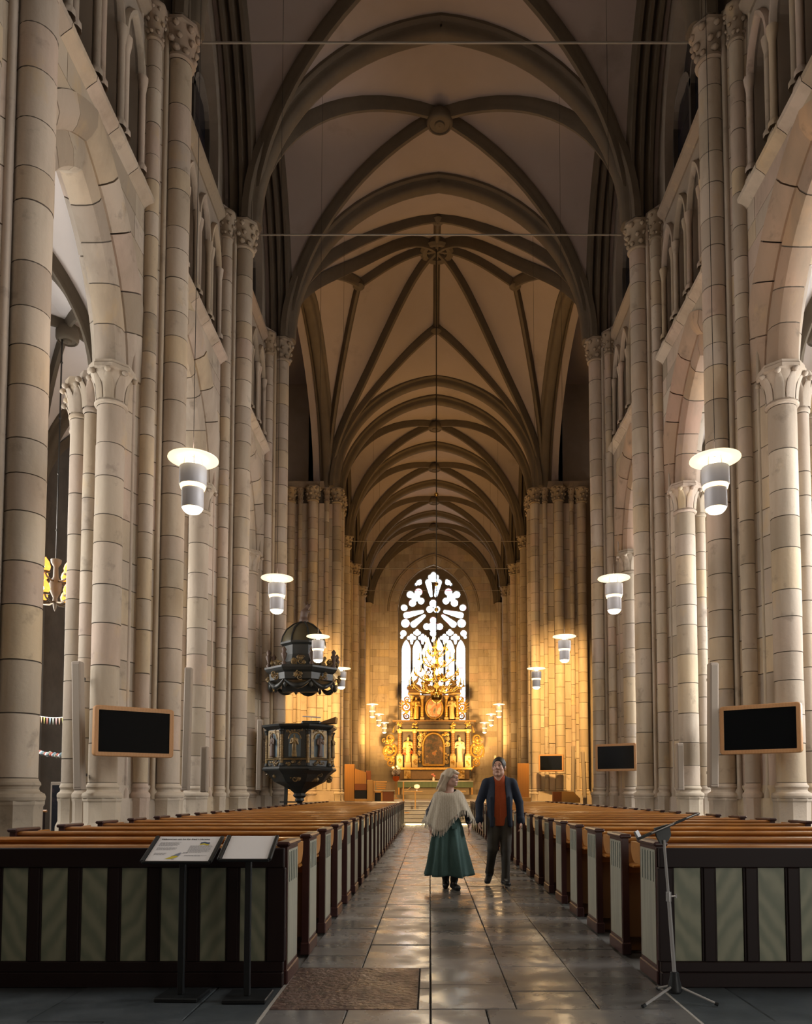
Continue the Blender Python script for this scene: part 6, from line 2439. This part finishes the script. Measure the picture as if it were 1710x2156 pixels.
# ---------------- man
MX = at(1052, 1700, 10.95)[0]
man = Field((-.44, -.36, -.01), (.44, .40, 1.90), .0075)
Hm = Matrix.Translation((-.012, -.035, 1.684)) @ Matrix.Rotation(math.radians(-16), 4, 'Z') @ Matrix.Rotation(math.radians(-9), 4, 'X')
man.cap((0, .005, .98), (0, 0, 1.22), .135, .145, .05, flat=((0, 1, 0), .72))
man.cap((0, 0, 1.22), (0, .01, 1.40), .145, .155, .05, flat=((0, 1, 0), .72))
man.cap((-.15, .01, 1.46), (.15, .01, 1.46), .065, .065, .05)
head_parts(man, Hm, 1.15)
mr = [(-.185, .01, 1.455), (-.285, .06, 1.18), (-.295, -.02, .925)]
ml = [(.185, .01, 1.455), (.290, .06, 1.18), (.300, -.05, .915)]
for j in (mr, ml):
    man.cap(j[0], j[1], .055, .045, .03)
    man.cap(j[1], j[2], .043, .030, .02)
hand(man, mr[2], (.06, -.10, -1), (1, -.2, 0), (.15, -1, 0), .8)
hand(man, ml[2], (-.06, -.12, -1), (-1, -.2, 0), (-.15, -1, 0), 1.0)
kr = [(-.085, 0, .95), (-.105, -.04, .52), (-.135, .18, .17)]
kl = [(.085, 0, .95), (.080, -.08, .50), (.072, -.10, .09)]
for j in (kr, kl):
    man.cap(j[0], j[1], .085, .058, .04)
    man.cap(j[1], j[2], .056, .040, .03)
man_o = man.obj('person', 'skin_a', None, (MX, 10.95, 0))
tag(man_o, 'man in open navy jacket and rust shirt strolling down the aisle looking up', 'person')
face_bits(man_o, Hm, 1.15, (-.003, .002))
# hair: short, receding, with side parts
f = Field((-.13, -.17, 1.52), (.13, .15, 1.90), .006)
R4 = Hm.to_3x3().to_4x4()
f.ell(Hm @ Vector((0, .024, .044)), (.0975, .121, .118), .0, rot=R4)
f.ell(Hm @ Vector((0, -.125, -.028)), (.088, .100, .126), .016, 'd', rot=R4)
f.cap(Hm @ Vector((0, .0, -.15)), Hm @ Vector((0, .15, -.19)), .105, .105, .012, 'd')
f.cap(Hm @ Vector((0, -.12, -.12)), Hm @ Vector((0, .02, -.12)), .105, .085, .012, 'd')
for q in (-1, 1):
    f.ell(Hm @ Vector((q * .098, .016, -.012)), (.024, .026, .040), .006, 'd', rot=R4)
f.obj('hair', 'hair_dark', man_o)
for q in (-1, 1):
    MB().tube([Hm @ Vector((q * .018, -.1065, .034)), Hm @ Vector((q * .037, -.1065, .040)), Hm @ Vector((q * .056, -.094, .035))], [.003, .004, .002], 6).obj('eyebrow', 'hair_dark', man_o)
# shirt
f = Field((-.24, -.20, .78), (.24, .22, 1.60), .009)
f.cap((0, .005, .88), (0, -.005, 1.22), .158, .160, .05, flat=((0, 1, 0), .76))
f.cap((0, -.005, 1.22), (0, .01, 1.40), .160, .165, .05, flat=((0, 1, 0), .75))
f.cap((-.13, .01, 1.46), (.13, .01, 1.46), .07, .07, .05)
f.cap((0, .0, 1.46), (0, -.012, 1.56), .078, .072, .03)
f.cap((0, .0, 1.47), (0, -.03, 1.64), .058, .058, .004, 'd')
f.cap((0, -.15, 1.62), (0, -.16, 1.40), .070, .012, .01, 'd')
f.half((0, 0, .850), (0, 0, -1), (-.3, -.3, .7), (.3, .3, .9))
f.obj('shirt', 'shirt_rust', man_o)
pl = MB().box(-.014, .014, -.004, .004, 0, .46)
pl.obj('shirt_placket', 'shirt_rust', man_o, loc=(0.0, -.128, .93))
# jacket
f = Field((-.42, -.26, .78), (.42, .26, 1.62), .009)
f.cap((0, .01, .88), (0, .0, 1.22), .190, .178, .05, flat=((0, 1, 0), .78))
f.cap((0, .0, 1.22), (0, .015, 1.40), .178, .180, .05, flat=((0, 1, 0), .78))
f.cap((-.17, .015, 1.465), (.17, .015, 1.465), .073, .073, .05)
f.cap((0, .03, 1.45), (0, .03, 1.56), .09, .08, .04)
for j in (mr, ml):
    f.cap(j[0], j[1], .072, .060, .02)
    e = Vector(j[1]).lerp(Vector(j[2]), .93)
    f.cap(j[1], e, .059, .050, .012)
    f.cap(e + Vector((0, 0, .01)), e - Vector((0, 0, .012)), .058, .058, .008)
f.cap((-.13, -.11, 1.25), (-.125, -.13, .85), .02, .025, .02)
f.cap((.13, -.11, 1.25), (.14, -.13, .85), .02, .028, .02)
def opening(x, y, z):
    w = np.interp(z, [.78, .95, 1.25, 1.45, 1.62], [.098, .094, .080, .070, .085])
    return np.maximum(np.abs(x - .004 - .02 * (1.1 - z)) - w, y + .045 - np.clip(z - 1.44, 0, .2) * .9)
f.put((-.2, -.3, .7), (.2, .1, 1.65), opening, .012, 'd')
f.cap((0, .01, 1.44), (0, -.02, 1.64), .066, .07, .004, 'd')
f.half((0, 0, .838), (0, 0, -1), (-.235, -.3, .7), (.235, .3, .9))
f.obj('jacket', 'jacket_navy', man_o)
# trousers and shoes
f = Field((-.26, -.24, .04), (.26, .34, 1.04), .009)
f.cap((-.05, .01, .96), (.05, .01, .96), .125, .125, .04, flat=((0, 1, 0), .85))
for j in (kr, kl):
    a, b, c = [Vector(q) for q in j]
    f.cap(a, b, .102, .074, .03)
    f.cap(b, c, .070, .054, .03)
    f.cap(b.lerp(c, .15) + Vector((0, -.03, 0)), b.lerp(c, .3) + Vector((0, -.02, 0)), .05, .05, .02)
    f.cap(c + (c - b).normalized() * -.05, c, .060, .062, .015)
f.half((0, 0, 1.02), (0, 0, 1), (-.3, -.3, 1.0), (.3, .3, 1.1))
f.obj('trousers', 'trousers', man_o)
for (an, toe, heel) in (((.062, -.09, .10), (.082, -.30, .050), (.055, -.03, .050)), ((-.135, .18, .17), (-.175, .04, .055), (-.12, .225, .155))):
    an, toe, heel = Vector(an), Vector(toe), Vector(heel)
    lo = [min(an[i], toe[i], heel[i]) - .09 for i in range(3)]
    hi = [max(an[i], toe[i], heel[i]) + .09 for i in range(3)]
    up = (an - (toe + heel) / 2)
    dn = (toe - heel).normalized()
    nrm = (up - dn * up.dot(dn)).normalized()
    f = Field(lo, hi, .007)
    f.cap(heel + nrm * .012, toe + nrm * .004, .044, .046, .02, flat=(nrm, .75))
    f.cap(an + (an - heel).normalized() * .0, heel.lerp(toe, .25) + nrm * .02, .05, .05, .03)
    f.half(heel - nrm * .018, -nrm, lo, hi)
    sh = f.obj('shoe', 'shoe_black', man_o)
    f = Field(lo, hi, .007)
    f.cap(heel, toe, .050, .052, .01, flat=(nrm, .75))
    f.half(heel - nrm * .040, -nrm, lo, hi)
    f.half(heel - nrm * .014, nrm, lo, hi)
    f.obj('sole', 'sole_white', sh)
    m = MB()
    for k in range(4):
        c = heel.lerp(toe, .38 + .10 * k) + nrm * (.066 - .008 * k)
        sd = dn.cross(nrm)
        m.tube([c - sd * .022, c + sd * .022], .004, 5)
    m.obj('laces', 'sole_white' if an.y < 0 else 'shoe_black', sh)

# ---------------- woman
WX = at(943, 1700, 10.6)[0]
wo = Field((-.42, -.34, -.01), (.46, .30, 1.74), .0075)
Hw = Matrix.Translation((.050, -.01, 1.525)) @ Matrix.Rotation(math.radians(52), 4, 'Z') @ Matrix.Rotation(math.radians(-3), 4, 'X')
wo.cap((0, .0, .92), (0, 0, 1.12), .125, .115, .05, flat=((0, 1, 0), .75))
wo.cap((0, 0, 1.12), (.0, .0, 1.22), .115, .12, .05, flat=((0, 1, 0), .75))
wo.cap((-.11, .0, 1.265), (.125, .0, 1.27), .052, .052, .05)
wo.cap((.01, .015, 1.27), (.02, .01, 1.36), .075, .055, .05)
head_parts(wo, Hw, .98, True, (0, 1))
wr = [(-.145, .0, 1.255), (-.255, .02, 1.06), (-.245, -.07, .865)]
wl = [(.155, .0, 1.26), (.265, .03, 1.08), (.300, -.03, .880)]
for j in (wr, wl):
    wo.cap(j[0], j[1], .045, .038, .03)
    wo.cap(j[1], j[2], .036, .025, .02)
hand(wo, wr[2], (.03, -.08, -1), (1, .1, 0), (.1, -1, 0), .7, .93)
hand(wo, wl[2], (.02, .02, -1), (-1, .1, 0), (.0, -1, 0), .5, .93)
for j in ([(-.08, 0, .92), (-.05, .05, .5), (-.03, .08, .10)], [(.08, 0, .92), (.08, -.06, .5), (.085, -.10, .10)]):
    wo.cap(j[0], j[1], .08, .055, .04)
    wo.cap(j[1], j[2], .052, .04, .03)
wo_o = wo.obj('person', 'skin_b', None, (WX, 10.6, 0))
tag(wo_o, 'blonde woman in cream fringed poncho and long green skirt walking beside the man', 'person')
face_bits(wo_o, Hw, .98, (.002, .001))
R4 = Hw.to_3x3().to_4x4()
f = Field((-.24, -.16, 1.22), (.20, .20, 1.71), .0065)
f.ell(Hw @ Vector((0, .024, .040)), (.088, .106, .104), .0, rot=R4)
f.ell(Hw @ Vector((-.006, -.090, -.035)), (.076, .088, .096), .010, 'd', rot=R4)
f.cap(Hw @ Vector((-.03, -.070, .092)), Hw @ Vector((.045, -.088, .062)), .026, .018, .02)
f.cap(Hw @ Vector((-.03, -.060, .095)), Hw @ Vector((-.074, -.028, .020)), .026, .016, .02)
f.cap(Hw @ Vector((-.066, .03, .03)), (-.085, -.035, 1.40), .046, .040, .03)
f.cap((-.085, -.035, 1.40), (-.14, -.02, 1.315), .042, .016, .02)
f.cap(Hw @ Vector((-.02, .09, .02)), (-.075, .07, 1.38), .065, .055, .03)
f.cap((-.075, .07, 1.38), (-.11, .06, 1.28), .055, .03, .02)
f.cap((-.04, .03, 1.55), (-.06, -.01, 1.37), .055, .042, .03)
f.cap(Hw @ Vector((.05, .07, .02)), (.02, .10, 1.36), .05, .04, .03)
f.cap((-.075, -.06, 1.56), (-.135, -.05, 1.42), .018, .012, .015)
f.cap((-.10, .0, 1.50), (-.165, .0, 1.36), .020, .008, .015)
f.ell(Hw @ Vector((.081, -.005, -.01)), (.03, .04, .045), .01, 'd', rot=R4)
f.obj('hair', 'hair_blonde', wo_o)
gl = MB()
for q in (-1, 1):
    c = Vector((q * .033, -.112, .004))
    gl.tube([Hw @ (c + Vector((.024 * math.cos(a), .010 * abs(math.cos(a)), .019 * math.sin(a)))) for a in np.linspace(0, 2 * PI, 15)], .0016, 5, cap=False)
    gl.tube([Hw @ Vector((q * .057, -.10, .008)), Hw @ Vector((q * .078, .0, .008))], .0016, 5)
gl.tube([Hw @ Vector((-.009, -.115, .006)), Hw @ Vector((.009, -.115, .006))], .0016, 5)
gl.obj('glasses', 'bronze', wo_o)
for q in (-1, 1):
    MB().tube([Hw @ Vector((q * .014, -.094, .028)), Hw @ Vector((q * .030, -.094, .033)), Hw @ Vector((q * .046, -.083, .028))], [.002, .003, .0015], 6).obj('eyebrow', 'hair_blonde', wo_o)
# blouse: neckline and sleeves
f = Field((-.34, -.20, .84), (.40, .18, 1.42), .009)
f.cap((0, 0, 1.0), (0, 0, 1.22), .125, .125, .05, flat=((0, 1, 0), .78))
f.cap((-.11, .0, 1.26), (.125, .0, 1.265), .058, .058, .05)
f.cap((.01, .01, 1.27), (.015, .0, 1.35), .095, .075, .04)
f.cap((.01, -.03, 1.36), (.012, -.05, 1.46), .075, .08, .006, 'd')
for j in (wr, wl):
    f.cap(j[0], j[1], .055, .050, .02)
    f.cap(j[1], Vector(j[1]).lerp(Vector(j[2]), .80), .050, .046, .02)
f.obj('blouse', 'blouse', wo_o)


# poncho: draped cloth from the neckline over both arms, point at the front
def poncho_point(th, t, off=0.0):
    cx, sn = math.cos(th), math.sin(th)          # +x image right, -y towards the camera
    side = abs(cx) ** 1.4
    front = max(0, -sn)
    back = max(0, sn)
    hem = 1.325 - (.375 * side + .475 * max(0, math.cos(th + PI / 2 + .26)) ** 4 * (1 - side * .3) + .42 * back ** 1.5 * (1 - side)) - .03 * (cx < 0) * side
    sh = min(1, t / .30)
    rx0, ry0 = .112, .098
    rx1, ry1 = .205, .140
    rx2, ry2 = .345, .245
    if t < .30:
        e = t / .30
        rx, ry = rx0 + (rx1 - rx0) * e ** .9, ry0 + (ry1 - ry0) * e
        z = 1.372 - .062 * e ** 1.25 - (.055 - .025 * e) * front
    else:
        e = (t - .30) / .70
        rx, ry = rx1 + (rx2 - rx1) * e ** 1.1, ry1 + (ry2 - ry1) * e ** .9
        z = 1.310 - .03 * front + (hem - 1.310 + .03 * front) * e ** 1.08
    fold = (.010 * math.sin(9 * th + 1.0) + .008 * math.sin(15 * th + 2.2) + .012 * math.sin(5 * th)) * max(0, t - .2) * 1.6
    return (.012 + (rx + fold + off) * cx, -.004 + (ry + fold + off) * sn, z)


NT, NR = 84, 22
rows = [[poncho_point(2 * PI * k / NT, j / NR) for k in range(NT)] for j in range(NR + 1)]
rows += [[poncho_point(2 * PI * k / NT, j / NR, -.010) for k in range(NT)] for j in range(NR, -1, -1)]
pon = MB().grid(rows, closed=True).obj('poncho', 'poncho', wo_o, smooth=180)
fr = MB()
rng = random.Random(5)
for k in range(150):
    th = 2 * PI * (k + rng.uniform(-.3, .3)) / 150
    p = Vector(poncho_point(th, 1.0, -.004))
    L_ = rng.uniform(.055, .085)
    e = p + Vector((math.cos(th) * rng.uniform(-.004, .02), math.sin(th) * rng.uniform(-.004, .02), -L_))
    fr.tube([p + Vector((0, 0, .006)), p.lerp(e, .5) + Vector((rng.uniform(-.004, .004), rng.uniform(-.004, .004), 0)), e], [.0042, .0042, .002], 4)
fr.obj('fringe', 'poncho_fringe', pon)


def skirt_point(th, t, off=0.0):
    cx, sn = math.cos(th), math.sin(th)
    rx = .155 + .03 * min(1, t * 6) + .105 * t ** 1.3
    ry = .105 + .02 * min(1, t * 6) + .14 * t ** 1.2
    a = t ** .8
    fold = (.036 * math.sin(6 * th + .7 + .9 * t) + .024 * math.sin(11 * th + 2.0 - .6 * t) + .012 * math.sin(17 * th + 1.1 * t)) * a
    # the stepping leg pushes the cloth forward
    knee = .05 * math.exp(-((th + 1.15) / .45) ** 2) * math.sin(PI * min(1, t * 1.05))
    drift = .02 * t ** 2 * (1 if cx > 0 else -.4)
    z = .985 - .795 * t - .03 * t * max(0, cx) * max(0, -sn) + .008 * math.sin(7 * th) * t
    return ((rx + fold + off) * cx + drift, (ry + fold + off + knee) * sn, z)


NT, NR = 120, 26
rows = [[skirt_point(2 * PI * k / NT - PI, j / NR) for k in range(NT)] for j in range(NR + 1)]
rows += [[skirt_point(2 * PI * k / NT - PI, j / NR, -.008) for k in range(NT)] for j in range(NR, -1, -1)]
sk = MB().grid(rows, closed=True).obj('skirt', 'skirt_green', wo_o, smooth=180)
MB().bbox(-.04, .04, -.004, .004, -.03, .03, .003).obj('pocket_flap', 'skirt_green', sk, loc=(.085, -.192, .86), rot=(.1, 0, .3))
for (an, toe, heel) in (((-.03, .07, .16), (-.035, -.06, .050), (-.025, .11, .05)), ((.085, -.10, .14), (.125, -.27, .040), (.075, -.05, .045))):
    an, toe, heel = Vector(an), Vector(toe), Vector(heel)
    lo = [min(an[i], toe[i], heel[i]) - .08 for i in range(3)]
    hi = [max(an[i], toe[i], heel[i]) + .12 for i in range(3)]
    f = Field(lo, hi, .007)
    f.cap(an + Vector((0, 0, .08)), an, .058, .050, .02)
    f.cap(an, heel, .050, .044, .02)
    f.cap(heel, toe, .040, .042, .03)
    f.half((0, 0, .022), (0, 0, -1), lo, hi)
    b_ = f.obj('boot', 'boot', wo_o)
    f = Field(lo, hi, .007)
    f.cap(heel, toe, .046, .047, .01)
    f.half((0, 0, .002), (0, 0, -1), lo, hi)
    f.half((0, 0, .022), (0, 0, 1), lo, hi)
    f.obj('sole', 'shoe_black', b_)
